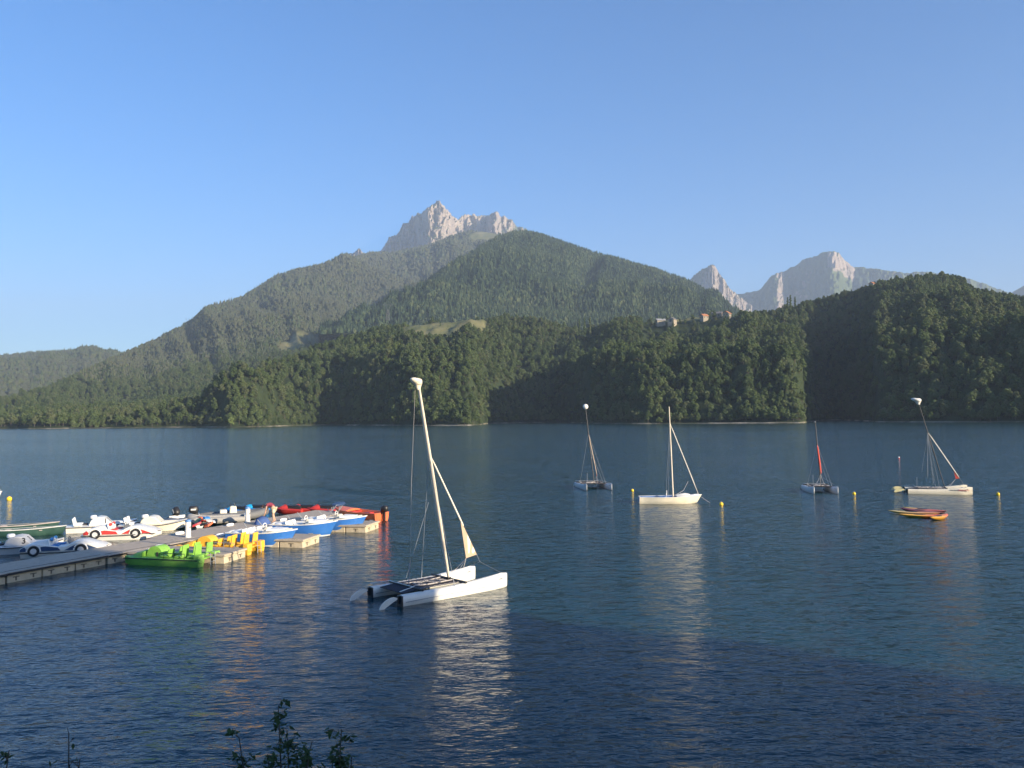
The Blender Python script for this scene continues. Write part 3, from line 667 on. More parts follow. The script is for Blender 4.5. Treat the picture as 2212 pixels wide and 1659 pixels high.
# ------------------------------------------------------------------ mesh builder for objects
class MB:
    def __init__(s): s.V = []; s.F = []; s.M = []
    def add(s, V, Fc, m=0):
        o = len(s.V); s.V += [tuple(map(float, v)) for v in V]
        for f in Fc: s.F.append(tuple(i+o for i in f)); s.M.append(m)
        return s
    def box(s, c, d, rz=0.0, m=0, ry=0.0, top=1.0):
        V = []
        for k in (-1, 1):
            t = top if k > 0 else 1.0
            for i, j in ((-1, -1), (1, -1), (1, 1), (-1, 1)): V.append(Vector((i*d[0]/2*t, j*d[1]/2*t, k*d[2]/2)))
        R = Matrix.Rotation(rz, 3, 'Z') @ Matrix.Rotation(ry, 3, 'Y')
        return s.add([Vector(c)+R@v for v in V], [(3, 2, 1, 0), (4, 5, 6, 7), (0, 1, 5, 4), (1, 2, 6, 5), (2, 3, 7, 6), (3, 0, 4, 7)], m)
    def tube(s, pts, r, k=8, m=0, sq=1.0):
        pts = [Vector(p) for p in pts]; n = len(pts); rs = r if hasattr(r, '__len__') else [r]*n
        V = []
        for i, p in enumerate(pts):
            d = (pts[min(i+1, n-1)]-pts[max(i-1, 0)]).normalized()
            a = Vector((0, 0, 1)) if abs(d.z) < .9 else Vector((1, 0, 0))
            u = d.cross(a).normalized(); v = d.cross(u).normalized()
            for j in range(k):
                an = 2*math.pi*j/k; V.append(p+(u*math.cos(an)+v*math.sin(an)*sq)*rs[i])
        Fc = [(i*k+j, i*k+(j+1) % k, (i+1)*k+(j+1) % k, (i+1)*k+j) for i in range(n-1) for j in range(k)]
        Fc += [tuple(range(k))[::-1], tuple(range((n-1)*k, n*k))]
        return s.add(V, Fc, m)
    def loft(s, rings, m=0, caps=True, closed=True):
        k = len(rings[0]); n = len(rings); V = [v for r in rings for v in r]
        kk = k if closed else k-1
        Fc = [(i*k+j, i*k+(j+1) % k, (i+1)*k+(j+1) % k, (i+1)*k+j) for i in range(n-1) for j in range(kk)]
        if caps: Fc += [tuple(range(k))[::-1], tuple(range((n-1)*k, n*k))]
        return s.add(V, Fc, m)
    def lathe(s, prof, c=(0, 0, 0), k=16, m=0):
        return s.loft([[(c[0]+r*math.cos(2*math.pi*j/k), c[1]+r*math.sin(2*math.pi*j/k), c[2]+z) for j in range(k)] for r, z in prof], m)
    def prism(s, poly, z0, z1, m=0, inset=0.0):
        n = len(poly)
        if inset:
            cx = sum(p[0] for p in poly)/n; cy = sum(p[1] for p in poly)/n
            q = []
            for x, y in poly:
                d = math.hypot(x-cx, y-cy); q.append((x-(x-cx)*inset/d*1.3, y-(y-cy)*inset/d*1.3))
            poly = q
        return s.loft([[(x, y, z0) for x, y in poly], [(x, y, z1) for x, y in poly]], m)
    def side(s, prof, y0, y1, m=0):      # polygon in the x-z plane, thick along y
        return s.loft([[(x, y1, z) for x, z in prof], [(x, y0, z) for x, z in prof]], m)
    def ell(s, c, r, k=12, n=8, m=0, e=1.0):
        rings = []
        for i in range(n+1):
            a = -math.pi/2+math.pi*i/n; cz = math.copysign(abs(math.sin(a))**e, math.sin(a)); rr = max(1e-3, abs(math.cos(a))**e)
            rings.append([(c[0]+r[0]*rr*math.cos(2*math.pi*j/k), c[1]+r[1]*rr*math.sin(2*math.pi*j/k), c[2]+r[2]*cz) for j in range(k)])
        return s.loft(rings, m)
    def mesh(s, name, mats, smooth=35, flip=False):
        me = bpy.data.meshes.new(name)
        me.from_pydata(s.V, [], s.F); mats = mats if isinstance(mats, (list, tuple)) else [mats]
        for mt in mats: me.materials.append(mt)
        me.polygons.foreach_set('material_index', s.M)
        import bmesh
        bm = bmesh.new(); bm.from_mesh(me); bmesh.ops.recalc_face_normals(bm, faces=bm.faces); bm.to_mesh(me); bm.free()
        if smooth:
            me.polygons.foreach_set('use_smooth', [True]*len(me.polygons)); me.set_sharp_from_angle(angle=math.radians(smooth))
        return me
    def build(s, name, mats, parent=None, smooth=35, bevel=0.0, label=None, loc=None):
        o = link(name, s.mesh(name, mats, smooth), parent, loc)
        if bevel:
            b = o.modifiers.new('bevel', 'BEVEL'); b.width = bevel; b.segments = 2; b.limit_method = 'ANGLE'; b.angle_limit = math.radians(40)
        if label: o['label'] = label
        return o

# materials
WHITE = worn('white_gelcoat', (.74, .72, .66), .35, .05, 3, 0, dirt=(.45, .42, .34, .35), coat=.3)
CREAM = worn('cream_gelcoat', (.72, .66, .52), .35, .05, 3, 0, dirt=(.45, .40, .30, .4), coat=.3)
GREYW = worn('weathered_white', (.55, .55, .54), .5, .08, 3, 0, dirt=(.3, .29, .26, .4))
CUSH = worn('white_vinyl', (.82, .81, .78), .45, .03, 5, 0)
BLUEP = worn('blue_hull_paint', (.035, .16, .50), .3, .08, 2, 0, dirt=(.10, .22, .45, .3), coat=.4)
NAVY = worn('navy_paint', (.03, .06, .13), .4, .1, 3, 0)
BLUEC = worn('blue_cockpit', (.06, .14, .34), .5, .1, 3, 0)
GREEN = worn('green_plastic', (.22, .46, .07), .5, .12, 3, 0, dirt=(.20, .32, .12, .6))
YELLOW = worn('yellow_plastic', (.78, .43, .04), .5, .10, 3, 0, dirt=(.55, .34, .10, .6))
ORANGE = worn('orange_gelcoat', (.66, .15, .06), .35, .08, 2, 0, dirt=(.55, .14, .06, .4))
REDP = worn('red_plastic', (.48, .04, .035), .45, .12, 3, 0, dirt=(.32, .06, .05, .5))
BLACK = worn('black_plastic', (.02, .02, .022), .45, .2, 6, .005)
DARK = worn('dark_rubber', (.03, .03, .032), .7, .2, 6, .005)
GREYT = worn('grey_inflatable_fabric', (.30, .29, .27), .7, .08, 4, .004, dirt=(.2, .19, .16, .4))
GREYD = worn('dark_grey_inflatable_fabric', (.13, .135, .14), .7, .08, 4, .004)
ALU = worn('anodised_aluminium', (.62, .60, .56), .35, .06, 8, 0, metal=.75)
STEEL = worn('stainless_wire', (.24, .26, .29), .6, .05, 8, 0)
DKALU = worn('black_anodised_mast', (.022, .022, .026), .5, .1, 8, 0)
MASTW = worn('painted_mast', (.66, .58, .46), .3, .05, 2, 0, coat=.3)
ROPE = worn('grey_rope', (.45, .42, .40), .9, .25, 40, .002)
NET = worn('navy_trampoline_mesh', (.018, .020, .035), .85, .3, 20, .01)
SAILT = worn('tan_sailcloth', (.44, .34, .24), .8, .06, 3, 0)
SAILW = worn('white_sailcloth', (.78, .72, .60), .75, .05, 3, 0)
SAILR = worn('red_sailcloth', (.62, .09, .06), .8, .08, 3, 0)
DECK = worn('pontoon_deck', (.40, .34, .27), .85, .12, 5, .01, dirt=(.2, .18, .15, .5))
DECKL = worn('pontoon_finger_deck', (.36, .31, .25), .85, .12, 5, .01, dirt=(.22, .19, .15, .4))
FLOATM = worn('pontoon_float', (.52, .44, .31), .7, .12, 4, .02, dirt=(.22, .17, .11, .7))
YBUOY = worn('yellow_buoy_plastic', (.82, .56, .03), .4, .06, 8, 0)
CAPB = worn('blue_cap_plastic', (.08, .20, .42), .5, .08, 8, 0)
SEATB = worn('blue_seat_plastic', (.03, .20, .50), .45, .08, 5, 0)
TEAL = worn('bright_blue_plastic', (.02, .40, .72), .4, .08, 5, 0)
DGREEN = worn('dark_green_canoe', (.025, .065, .055), .4, .12, 3, 0, dirt=(.08, .16, .12, .4))
PINKISH = worn('faded_canoe_trim', (.42, .36, .34), .6, .15, 6, 0)

def smoothstep(t): t = min(1, max(0, t)); return t*t*(3-2*t)

# ------------------------------------------------------------------ catamarans
def hull_rings(L, w, h0, hb, rocker=.06, bow=.22, blunt=.25, n=18):
    rings = []
    for i in range(n+1):
        t = i/n; x = -L/2+L*t
        ww = w*(0.80+0.20*smoothstep(t/.25))*(1-(1-blunt)*smoothstep((t-(1-bow))/bow)**1.5)
        if i == n: ww *= .55
        top = h0+(hb-h0)*max(0, (t-.35)/.65)**1.6
        if i == n: top -= .07
        bot = -.16+rocker*((t-.45)*2)**2+(.10*smoothstep((t-.85)/.15))
        zc, zh = (top+bot)/2, (top-bot)/2
        ring = []
        for j in range(16):
            a = 2*math.pi*j/16; ca, sa = math.cos(a), math.sin(a)
            ring.append((x, math.copysign(abs(ca)**.62, ca)*ww/2*(1.0 if sa > 0 else 1-.45*abs(sa)), zc+math.copysign(abs(sa)**.72, sa)*zh))
        rings.append(ring)
    return rings
def rudder_mb(xs, y, L=.78, lift=.15):
    """blade swung up behind the stern"""
    mb = MB(); pts = []
    n = 10
    up, lo = [], []
    for i in range(n+1):
        t = i/n; x = xs-.05-L*t; zc = .30-(.30 if lift < .3 else .12)*t**1.6+lift*t*(1-t)*.7
        hw = .13*math.sin(math.pi*min(1, .25+.75*(1-t)))**.7*(1 if t < .97 else .35)
        up.append((x, zc+hw)); lo.append((x, zc-hw))
    mb.side(up+lo[::-1], y-.018, y+.018)
    return mb
def catamaran(name, label, loc, ang, L=5.1, B=2.1, hullm=WHITE, h0=.40, hb=.60, w=.34, mast_x=.43, mast_h=7.9, rake=1.5, side=0.0, mastm=MASTW, mr=.085, bulb=(.27, .19, .17), bulbm=CREAM,
              jib=None, furl=SAILW, furl_r=.03, extra_wires=0, rudder_lift=.15, wire=.007, stripe=None, seed=1, jib_t=(.62, .18), fsx=.55, fsz=.95, rear_x=-1.65, halyard=True, board=False):
    g = random.Random(seed)
    t = thing(name, label, 'catamaran', loc, ang, 'catamarans moored on the lake')
    for s in (-1, 1):
        hu = MB().loft(hull_rings(L, w, h0, hb)); 
        hu.V = [(x, y+s*B/2, z) for x, y, z in hu.V]
        ho = hu.build('hull', hullm, t, 50)
        pl = MB().box((-L/2-.03, s*B/2, .17), (.07, w*.8, .44)).box((-L/2-.10, s*B/2, .25), (.10, .08, .30))
        pl.build('rudder_bracket', BLACK, ho, bevel=.01)
        hp = MB().box((L/2-.55, s*B/2-s*0-.0, hb-.115), (.16, w*.62, .012), ry=-.1); hp.build('hatch', BLACK, ho)
        for sy in (-1, 1):
            MB().box((L/2-.42, s*B/2+sy*(w*.36), hb*.62), (.17, .012, .035), rz=-sy*.12).build('handle', NAVY, ho)
        rudder_mb(-L/2-.08, s*B/2, .8 if not board else .95, rudder_lift).build('rudder', hullm if not board else YBLADE, t)
        if stripe:
            MB().tube([(-L/2+.1, s*(B/2)-w*.5*s*0-w*.49, .16), (L/2-1.2, s*(B/2)-w*.49, .19)], .008, 5).build('waterline_mark', stripe, ho)
    if board:       # faded script along the near hull
        lt, lo_ = MB(), MB(); gy = -B/2-w/2-.012; gg = random.Random(9)
        for k in range(7): x = .75+.085*k; lt.tube([(x, gy, .36+gg.uniform(-.01, .01)), (x+.04, gy, .43), (x+.075, gy, .37)], .010, 4)
        for k in range(9): x = 1.38+.095*k; lo_.tube([(x, gy, .33+gg.uniform(-.02, .02)), (x+.03, gy, .46+.05*(k in (1, 7))), (x+.06, gy, .34), (x+.10, gy, .38)], .011, 4)
        lt.build('hull_script', DARK, t); lo_.build('hull_script', SAILR, t)
    zb = h0+.05
    for x, nm in ((mast_x, 'front_beam'), (rear_x, 'rear_beam')):
        bm_ = MB().tube([(x, -B/2-.10, zb), (x, B/2+.10, zb)], .055 if nm == 'front_beam' else .045, 10).build(nm, BLACK if hullm is WHITE else DKALU, t)
    # trampoline with lacing, hiking straps and loose lines
    x0, x1 = rear_x+.12, mast_x-.1; yb = B/2-w/2-.04
    nx, ny = 14, 8; V = []
    for i in range(nx+1):
        for j in range(ny+1):
            u, v = i/nx, j/ny; V.append((x0+(x1-x0)*u, -yb+2*yb*v, zb-.01-.06*math.sin(math.pi*u)*math.sin(math.pi*v)))
    for v in list(V): V.append((v[0], v[1], v[2]-.012))
    n1 = (nx+1)*(ny+1); q = lambda i, j: i*(ny+1)+j
    Fc = [(q(i, j), q(i+1, j), q(i+1, j+1), q(i, j+1)) for i in range(nx) for j in range(ny)]+[(n1+q(i, j), n1+q(i, j+1), n1+q(i+1, j+1), n1+q(i+1, j)) for i in range(nx) for j in range(ny)]
    tr = MB().add(V, Fc).build('trampoline', NET, t)
    la = MB()
    for s in (-1, 1):
        n = 16
        la.tube([(x0+(x1-x0)*i/n, s*(yb+(.06 if i % 2 else -.03)), zb+.012) for i in range(n+1)], wire, 4)
        la.tube([(x0, s*.35, zb+.03), ((x0+x1)/2, s*.30, zb-.015), (x1, s*.38, zb+.03)], .022, 5)
    la.tube([(x0-.1, -yb, zb+.01)]+[(x0+(.0 if i % 2 else -.11), -yb+2*yb*i/14, zb+.0) for i in range(1, 15)], wire, 4)
    la.build('lacing', ROPE, tr)
    ro = MB()
    for k in range(3):
        p = [(x0+(x1-x0)*(.1+.8*i/7), g.uniform(-.55, .55)*yb, zb+.01+g.uniform(0, .03)) for i in range(8)]
        ro.tube(p, .012, 4)
    ro.build('loose_sheet', ROPE, tr)
    rn = MB().add([(rear_x-.05, -yb, zb-.02), (rear_x-.05, yb, zb-.02), (-L/2+.25, yb, h0-.02), (-L/2+.25, -yb, h0-.02), (rear_x-.05, -yb, zb-.04), (rear_x-.05, yb, zb-.04), (-L/2+.25, yb, h0-.04), (-L/2+.25, -yb, h0-.04)], [(0, 1, 2, 3), (7, 6, 5, 4), (0, 4, 5, 1), (1, 5, 6, 2), (2, 6, 7, 3), (3, 7, 4, 0)]).build('rear_net_shade', NET, t)  # dark sheet paints both the net and the shadow under the rear beam
    ti = MB().tube([(-L/2-.05, -B/2, h0+.12), (-L/2+.75, -B/2+.25, h0+.16)], .018, 6).tube([(-L/2-.05, B/2, h0+.12), (-L/2+.75, B/2-.25, h0+.16)], .018, 6).tube([(-L/2+.7, -B/2+.22, h0+.16), (-L/2+.7, B/2-.22, h0+.16)], .014, 6)
    ti.build('tiller_bar', ALU, t)
    # mast
    mb0 = Vector((mast_x, 0, zb+.04)); mt0 = Vector((mast_x-rake, side, zb+mast_h))
    P = lambda u: mb0.lerp(mt0, u)
    us = [0, .02, .1, .3, .5, .7, .85, 1]; rr = [.7, .75, .85, 1, 1, .95, .85, .7]
    ma = MB().tube([P(u) for u in us], [mr*r for r in rr], 12, sq=.7).build('mast', mastm, t, 60)
    MB().tube([P(.62), P(.62)+Vector((.10, 0, .03))], .03, 6).tube([P(.33)+Vector((-.02, .05, 0)), P(.335)+Vector((-.02, .09, 0))], .025, 6).build('fitting', ALU, ma)
    MB().box(mb0+Vector((0, 0, -.02)), (.16, .16, .10)).build('mast_step', BLACK, ma, bevel=.01)
    if bulb and bulb[0] < 0:
        MB().ell(P(1)+Vector((0, 0, .12)), (-bulb[0],)*3, 16, 12).build('mast_float', bulbm, ma, 80)
    elif bulb:
        a, b2, c = bulb; top = P(1)
        rings = []
        for z, rx, ry, ox in ((-.12, .075, .06, 0), (-.02, .11, .075, -.02), (.08, .155, .11, -.03), (.14, .21, .15, -.06), (.20, .25, .17, -.10), (.27, .265, .18, -.12), (.32, .24, .16, -.13), (.345, .16, .11, -.13), (.35, .03, .02, -.13)):
            k = a/.27; kz = c/.17
            rings.append([(top.x+(ox+rx*math.cos(2*math.pi*j/16))*k, top.y+ry*k*math.sin(2*math.pi*j/16), top.z+z*kz+.03*math.cos(2*math.pi*j/16)*-1*(z > .05)*.6) for j in range(16)])
        fl = MB().loft(rings).build('mast_float', bulbm, ma, 60)
        MB().tube([(top.x+.17*a/.27*math.cos(q), top.y+.125*a/.27*math.sin(q), top.z+.10*c/.17+.03*math.cos(q)) for q in [i*math.pi/8 for i in range(17)]], .008, 4).build('strap', BLACK, fl)
        MB().tube([top+Vector((-.10, 0, -.10)), top+Vector((-.17, 0, -.10))], .03, 8).build('sheave', BLACK, ma)
    hd = P(.66)
    # wires
    for s in (-1, 1):
        MB().tube([hd, (mast_x-.55, s*(B/2+.08), h0+.02)], wire, 5).build('shroud', STEEL, t)
        MB().tube([(mast_x-.55, s*(B/2+.08), h0+.0), Vector((mast_x-.55, s*(B/2+.08), h0)).lerp(hd, .06)], wire*2.2, 5).build('turnbuckle', STEEL, t)
        MB().tube([(L/2-fsx, 0, fsz), (L/2-.30, s*B/2, hb-.03)], wire, 5).build('bridle_wire', STEEL, t)
    if extra_wires:
        for k in range(extra_wires):
            MB().tube([P(.68-.01*k), (mast_x-.75-.22*k, (-1)**k*B*.42, h0+.25+.28*k)], wire, 5).build('trapeze_wire', STEEL, t)
    else:
        MB().tube([P(.40)+Vector((-.3, .15, 0)), (mast_x-1.35, B/2, h0+.1)], wire*1.3, 5).build('trapeze_wire', STEEL, t)
    if halyard: MB().tube([P(1)+Vector((-.17, 0, -.1)), P(1).lerp(Vector((rear_x, 0, zb)), .5)+Vector((-.05, 0, 0)), (rear_x+.05, -.2, zb+.05)], wire*.7, 4).build('halyard', ROPE, t)
    MB().tube([(rear_x, -.2, zb), (rear_x+.02, -.2, zb+.9)], wire*2.2, 5).build('mainsheet_tail', STEEL, t)
    fs0 = Vector((L/2-fsx, 0, fsz))
    MB().tube([hd, fs0], wire, 5).build('forestay', STEEL, t)
    a0, a1 = jib_t
    F = lambda u: hd.lerp(fs0, u)
    if jib:
        js = MB().tube([F(.03), F(.12), F(.35), F(.62), F(.66)], [furl_r*.4, furl_r, furl_r*1.15, furl_r*1.2, furl_r], 8).build('furled_jib', furl, t)
        if jib == 'striped':
            tp, tk = F(.60), F(.93); cl = tk+Vector((-.52, .05, -.10))
            q = lambda u, v: tp+(tk-tp)*u+(cl-tk)*v*u            # u down the luff, v out to the leech
            def panel(pts, m): MB().add([p+Vector((0, -.006, 0)) for p in pts]+[p+Vector((0, .006, 0)) for p in pts], [tuple(range(len(pts))), tuple(range(len(pts), 2*len(pts)))[::-1]]+[(i, (i+1) % len(pts), (i+1) % len(pts)+len(pts), i+len(pts)) for i in range(len(pts))]).build('sail_panel', m, jb, 0)
            jb = MB().tube([tp, tk+(tk-tp)*.02], .010, 5).build('jib', SAILT, t)
            panel([q(0, 0), q(.42, 0), q(.90, .72), q(1, 1)], SAILT)
            panel([q(.42, 0), q(.62, 0), q(.90, .58), q(.90, .72)], SAILW)
            panel([q(.62, 0), q(.76, 0), q(.90, .34), q(.90, .58)], SAILT)
            panel([q(.76, 0), q(.90, 0), q(.95, .28), q(.90, .34)], SAILW)
            panel([q(.90, .72), q(.90, .34), q(.95, .28), q(.90, 0), q(1, 0), q(1, 1)], SAILT)
        else:
            tp, tk = F(.74), F(.92); cl = tk+Vector((-.30, 0, -.05))
            MB().add([tp, tk, cl, tp+Vector((0, .01, 0)), tk+Vector((0, .01, 0)), cl+Vector((0, .01, 0))], [(0, 1, 2), (5, 4, 3), (0, 3, 4, 1), (1, 4, 5, 2), (2, 5, 3, 0)]).build('jib', SAILR, t, 0)
            if a0 > .7: pass
            MB().tube([F(.64), F(.80), F(.90)], [furl_r, furl_r, furl_r*.6], 6).build('furled_jib', furl, t)
        sh = MB()
        for k, yy in enumerate((-.5, -.1, .3)): sh.tube([cl, cl.lerp(Vector((mast_x+.12, yy, zb+.05)), .5)+Vector((.05, 0, -.04)), (mast_x+.12, yy, zb+.05)], wire*1.2, 4)
        sh.build('jib_sheet', ROPE, t)
    return t
YBLADE = worn('pale_yellow_blade', (.74, .66, .36), .4, .05, 4, 0)
def at_water(px, py): return Wp(px, py, 0)
def mid(a, b): return ((a.x+b.x)/2, (a.y+b.y)/2, 0)
a = math.radians(40.6)
catamaran('catamaran', 'large white catamaran nearest the viewer, with tilted cream mast and tan striped jib', (-2.95, 33.55, 0), a, L=5.15, B=2.12, h0=.42, hb=.64, w=.40, mast_x=.40, mast_h=7.75, rake=1.40, mr=.10, jib='striped', wire=.008, stripe=NAVY)
a = math.radians(-82)
catamaran('catamaran', 'grey catamaran with white ball on its leaning mast, far left of the moored boats', (8.1-2.5*.14, 78.0+2.5*.99, 0), a, L=5.0, B=2.4, hullm=GREYW, mastm=DKALU, mr=.05, mast_h=7.3, rake=1.5, side=-.4, bulb=(-.27, .18, .26), bulbm=WHITE, halyard=False,
          jib='plain', furl=SAILT, furl_r=.038, wire=.008, seed=2, h0=.42, hb=.66)
a = math.radians(-97)
catamaran('catamaran', 'small dark-masted catamaran with a red furled jib, bows toward the viewer', (27.17+2.2*.12, 72.2+2.2*.99, 0), a, L=4.4, B=2.0, hullm=GREYW, mastm=DKALU, mr=.05, mast_h=5.7, rake=.5, side=-.25, bulb=(.09, .09, .03), bulbm=GREYW, halyard=False,
          jib='plain', furl=SAILR, furl_r=.06, wire=.008, fsx=1.5, fsz=1.4, seed=3, h0=.45, hb=.66, w=.42)
a = math.radians(-19)
catamaran('catamaran', 'cream catamaran lying broadside with raised yellow rudders and an oval float on its black mast', (36.7, 71.9, 0), a, L=4.95, B=2.3, hullm=CREAM, mastm=DKALU, mr=.06, mast_h=7.35, rake=1.9, side=-.35, bulb=(.42, .3, .2), bulbm=WHITE, halyard=False,
          jib='plain', furl=SAILW, furl_r=.035, extra_wires=5, wire=.007, seed=4, h0=.42, hb=.72, w=.36, mast_x=.55, board=True, rudder_lift=.35)

# ------------------------------------------------------------------ open boats
def open_hull(t, L, B, top, shell, inner, trim, floor=.05, bowpow=2.2, bow_raise=.18, stern_w=.8, stripe=None, n=20, draft=.18, rake=.12, gun=.07, inner_u=.80):
    """outer shell, gunwale and cockpit lining as three parts; x forward, bow at +L/2"""
    def st(u):
        x = -L/2+L*u
        hw = B/2*(stern_w+(1-stern_w)*smoothstep(u/.4))*(1-max(0, (u-.5)/.5)**bowpow)
        hw = max(hw, .02); s = top+bow_raise*max(0, u-.3)**2/.49
        return x, hw, s
    outer, g0, inn, strp = [], [], [], []
    for i in range(n+1):
        u = i/n; x, hw, s = st(u)
        kz = -draft+draft*1.3*max(0, (u-.6)/.4)**2.5
        xr = lambda z: x+rake*max(0, u-.5)*2*((z-kz)/(s-kz)-.5)
        pts = []
        for yy, zz in ((1, s), (.97, s*.62+kz*.38), (.90, s*.35+kz*.65), (.72, kz+.06), (.35, kz+.01), (0, kz)):
            pts.append((xr(zz), hw*yy, zz))
        ring = pts+[(p[0], -p[1], p[2]) for p in pts[-2::-1]]
        outer.append(ring)
        gi = max(.005, hw-gun)
        g0.append([(xr(s)+.01, hw+.025, s-.035), (xr(s)+.01, hw+.025, s+.015), (xr(s)-.0, gi, s+.015), (xr(s), gi, s-.03)])
        ii = max(.004, gi-.005)
        if u <= inner_u: inn.append([(xr(s)-.015, ii, s), (xr(floor)-.02, ii*.80, floor+.02), (xr(floor)-.02, 0, floor), (xr(floor)-.02, -ii*.80, floor+.02), (xr(s)-.015, -ii, s)])
    hu = MB().loft(outer, closed=False, caps=False)
    k = len(outer[0]); hu.add(outer[0], [tuple(range(k))])
    ho = hu.build('hull', shell, t, 40)
    gm = MB().loft(g0); gm.loft([[(p[0], -p[1], p[2]) for p in r] for r in g0])
    x0, h0_, s0_ = st(0); gm.box((-L/2+gun/2-.01, 0, s0_-.005), (gun, h0_*2, .045))
    gm.build('gunwale', trim, t, 40)
    im = MB().loft(inn, closed=False, caps=False); im.add(inn[0], [tuple(range(5))]); im.build('cockpit', inner, t, 40)
    if stripe:
        sm = MB(); 
        for sgn in (-1, 1):
            rr = []
            for i in range(n+1):
                a_, b_ = outer[i][2], outer[i][3]
                def atz(z):
                    rg = outer[i][:6]
                    for a0_, b0_ in zip(rg, rg[1:]):
                        if a0_[2] >= z >= b0_[2]: return Vector(a0_).lerp(Vector(b0_), (a0_[2]-z)/max(1e-5, a0_[2]-b0_[2]))
                    return Vector(rg[-1])
                p = atz(.115); q2 = atz(.035)
                off = .012
                rr.append([(p.x+off*.5, sgn*(p.y+off), p.z), (p.x, sgn*(p.y-.02), p.z), (q2.x, sgn*(q2.y-.02), q2.z), (q2.x+off*.5, sgn*(q2.y+off), q2.z)])
            sm.loft(rr)
        sm.build('hull_stripe', stripe, ho, 40)
    return ho, st
def deck_fill(t, st, u0, u1, z, mat, name='foredeck', crown=.05, n=8, inset=.05):
    rr = []
    for i in range(n+1):
        u = u0+(u1-u0)*i/n; x, hw, s = st(u); h = max(.004, hw-inset)
        zz = s if z is None else z
        rr.append([(x, h, zz-.03), (x, h, zz+.01), (x, h*.5, zz+crown), (x, 0, zz+crown*1.3), (x, -h*.5, zz+crown), (x, -h, zz+.01), (x, -h, zz-.03)])
    return MB().loft(rr).build(name, mat, t, 50)

# sailing dinghy
t = thing('sailing_dinghy', 'cream sailing dinghy with bare upright mast and blue cockpit', 'dinghy', (12.38, 66.1, 0), math.radians(-4))
ho, st = open_hull(t, 4.75, 1.75, .52, CREAM, BLUEC, WHITE, floor=.10, bowpow=2.0, bow_raise=.16, stern_w=.72, rake=.35, gun=.10)
deck_fill(t, st, .62, .99, None, WHITE)
MB().box((-.05, 0, .36), (.34, 1.40, .10)).build('thwart', CUSH, t, bevel=.02)
MB().box((-.8, 0, .22), (1.9, .16, .22)).build('centreboard_case', BLUEC, t, bevel=.02)
MB().tube([(-1.3, -.1, .42), (-1.0, .05, .50), (-.7, .0, .44)], .07, 8).build('coiled_rope', NAVY, t)
MB().loft([[(x, y*w_, .60+z*h_) for y, z in ((.5, 0), (.35, .8), (0, 1), (-.35, .8), (-.5, 0))] for x, w_, h_ in ((.55, .25, .05), (.9, .5, .16), (1.25, .55, .2), (1.55, .45, .14), (1.75, .2, .04))]).build('sail_bag', WHITE, t, 60)
mstep = Vector((.32, 0, .45)); mtop = Vector((.13, 0, 7.65))
ma = MB().tube([mstep, mstep.lerp(mtop, .5), mtop], [.06, .055, .035], 10).build('mast', MASTW, t, 60)
hd = mstep.lerp(mtop, .82)
for s in (-1, 1): MB().tube([hd, (-.15, s*.80, .56)], .008, 5).build('shroud', STEEL, t)
fr = MB().tube([hd, hd.lerp(Vector((2.3, 0, .72)), .1), hd.lerp(Vector((2.3, 0, .72)), .8), (2.3, 0, .72)], [.012, .035, .04, .012], 6).build('furled_jib', SAILW, t)
MB().tube([(.42, 0, .6), (1.15, 0, 1.0), (1.52, 0, 1.72)], .016, 5).build('jib_sheet', ROPE, t)
MB().tube([(-.1, .7, .55), (-.1, .7, .95)], .03, 6).tube([(-.3, -.7, .55), (-.3, -.7, .85)], .02, 6).build('stanchion', WHITE, t)
MB().tube([(2.35, 0, .62), (2.8, -.05, .28), (3.2, -.1, .02)], .012, 5).build('mooring_line', ROPE, t)

# boat at the left edge of the picture
pl = Wp(-28, 1078)
t = thing('motor_boat', 'white boat bow at the left edge beyond the dock, by a yellow buoy', 'boat', (pl.x-.6, pl.y, 0), math.radians(-8))
ho, st = open_hull(t, 4.0, 1.6, .55, WHITE, GREYW, WHITE, floor=.1, rake=.3)
deck_fill(t, st, .55, .99, None, WHITE, crown=.14)
MB().box((-1, 0, .45), (.5, 1.2, .25)).build('seat', CUSH, t, bevel=.04)

# outboard motor part
def outboard(parent, x, y, z, ang=0.0, tilt=0.0, s=1.0, cowl=BLACK):
    R = Matrix.Rotation(ang, 4, 'Z') @ Matrix.Rotation(tilt, 4, 'Y')
    T = Matrix.Translation((x, y, z))
    rings = []
    for zz, a, b, ox in ((.0, .16, .12, 0), (.05, .24, .17, -.02), (.2, .27, .18, -.04), (.33, .25, .17, -.05), (.40, .19, .13, -.05), (.42, .05, .04, -.05)):
        rings.append([(ox+a*math.copysign(abs(math.cos(q))**.7, math.cos(q)), b*math.copysign(abs(math.sin(q))**.7, math.sin(q)), zz) for q in [2*math.pi*j/14 for j in range(14)]])
    m1 = MB().loft(rings); m1.V = [tuple(T@R@(Vector(v)*s)) for v in m1.V]
    m2 = MB().box((-.02, 0, -.28), (.16, .10, .6)).box((.12, 0, -.02), (.14, .22, .22)).box((-.05, 0, -.60), (.34, .06, .05)).tube([(-.22, 0, -.72), (.16, 0, -.72)], .05, 8).tube([(-.27, 0, -.72), (-.22, 0, -.72)], .11, 10)
    m2.V = [tuple(T@R@(Vector(v)*s)) for v in m2.V]
    mo = m1.build('outboard_motor', cowl, parent, 50); m2.build('motor_leg', BLACK, mo, 40)
    m3 = MB().box((-.06, -.183, .22), (.26, .012, .09)); m3.add(*[([(-v[0], v[1]+.366, v[2]) for v in m3.V]), list(m3.F)]) if False else None
    m3.V = [tuple(T@R@(Vector(v)*s)) for v in m3.V]; m3.build('motor_badge', GREYW, mo)
    return mo
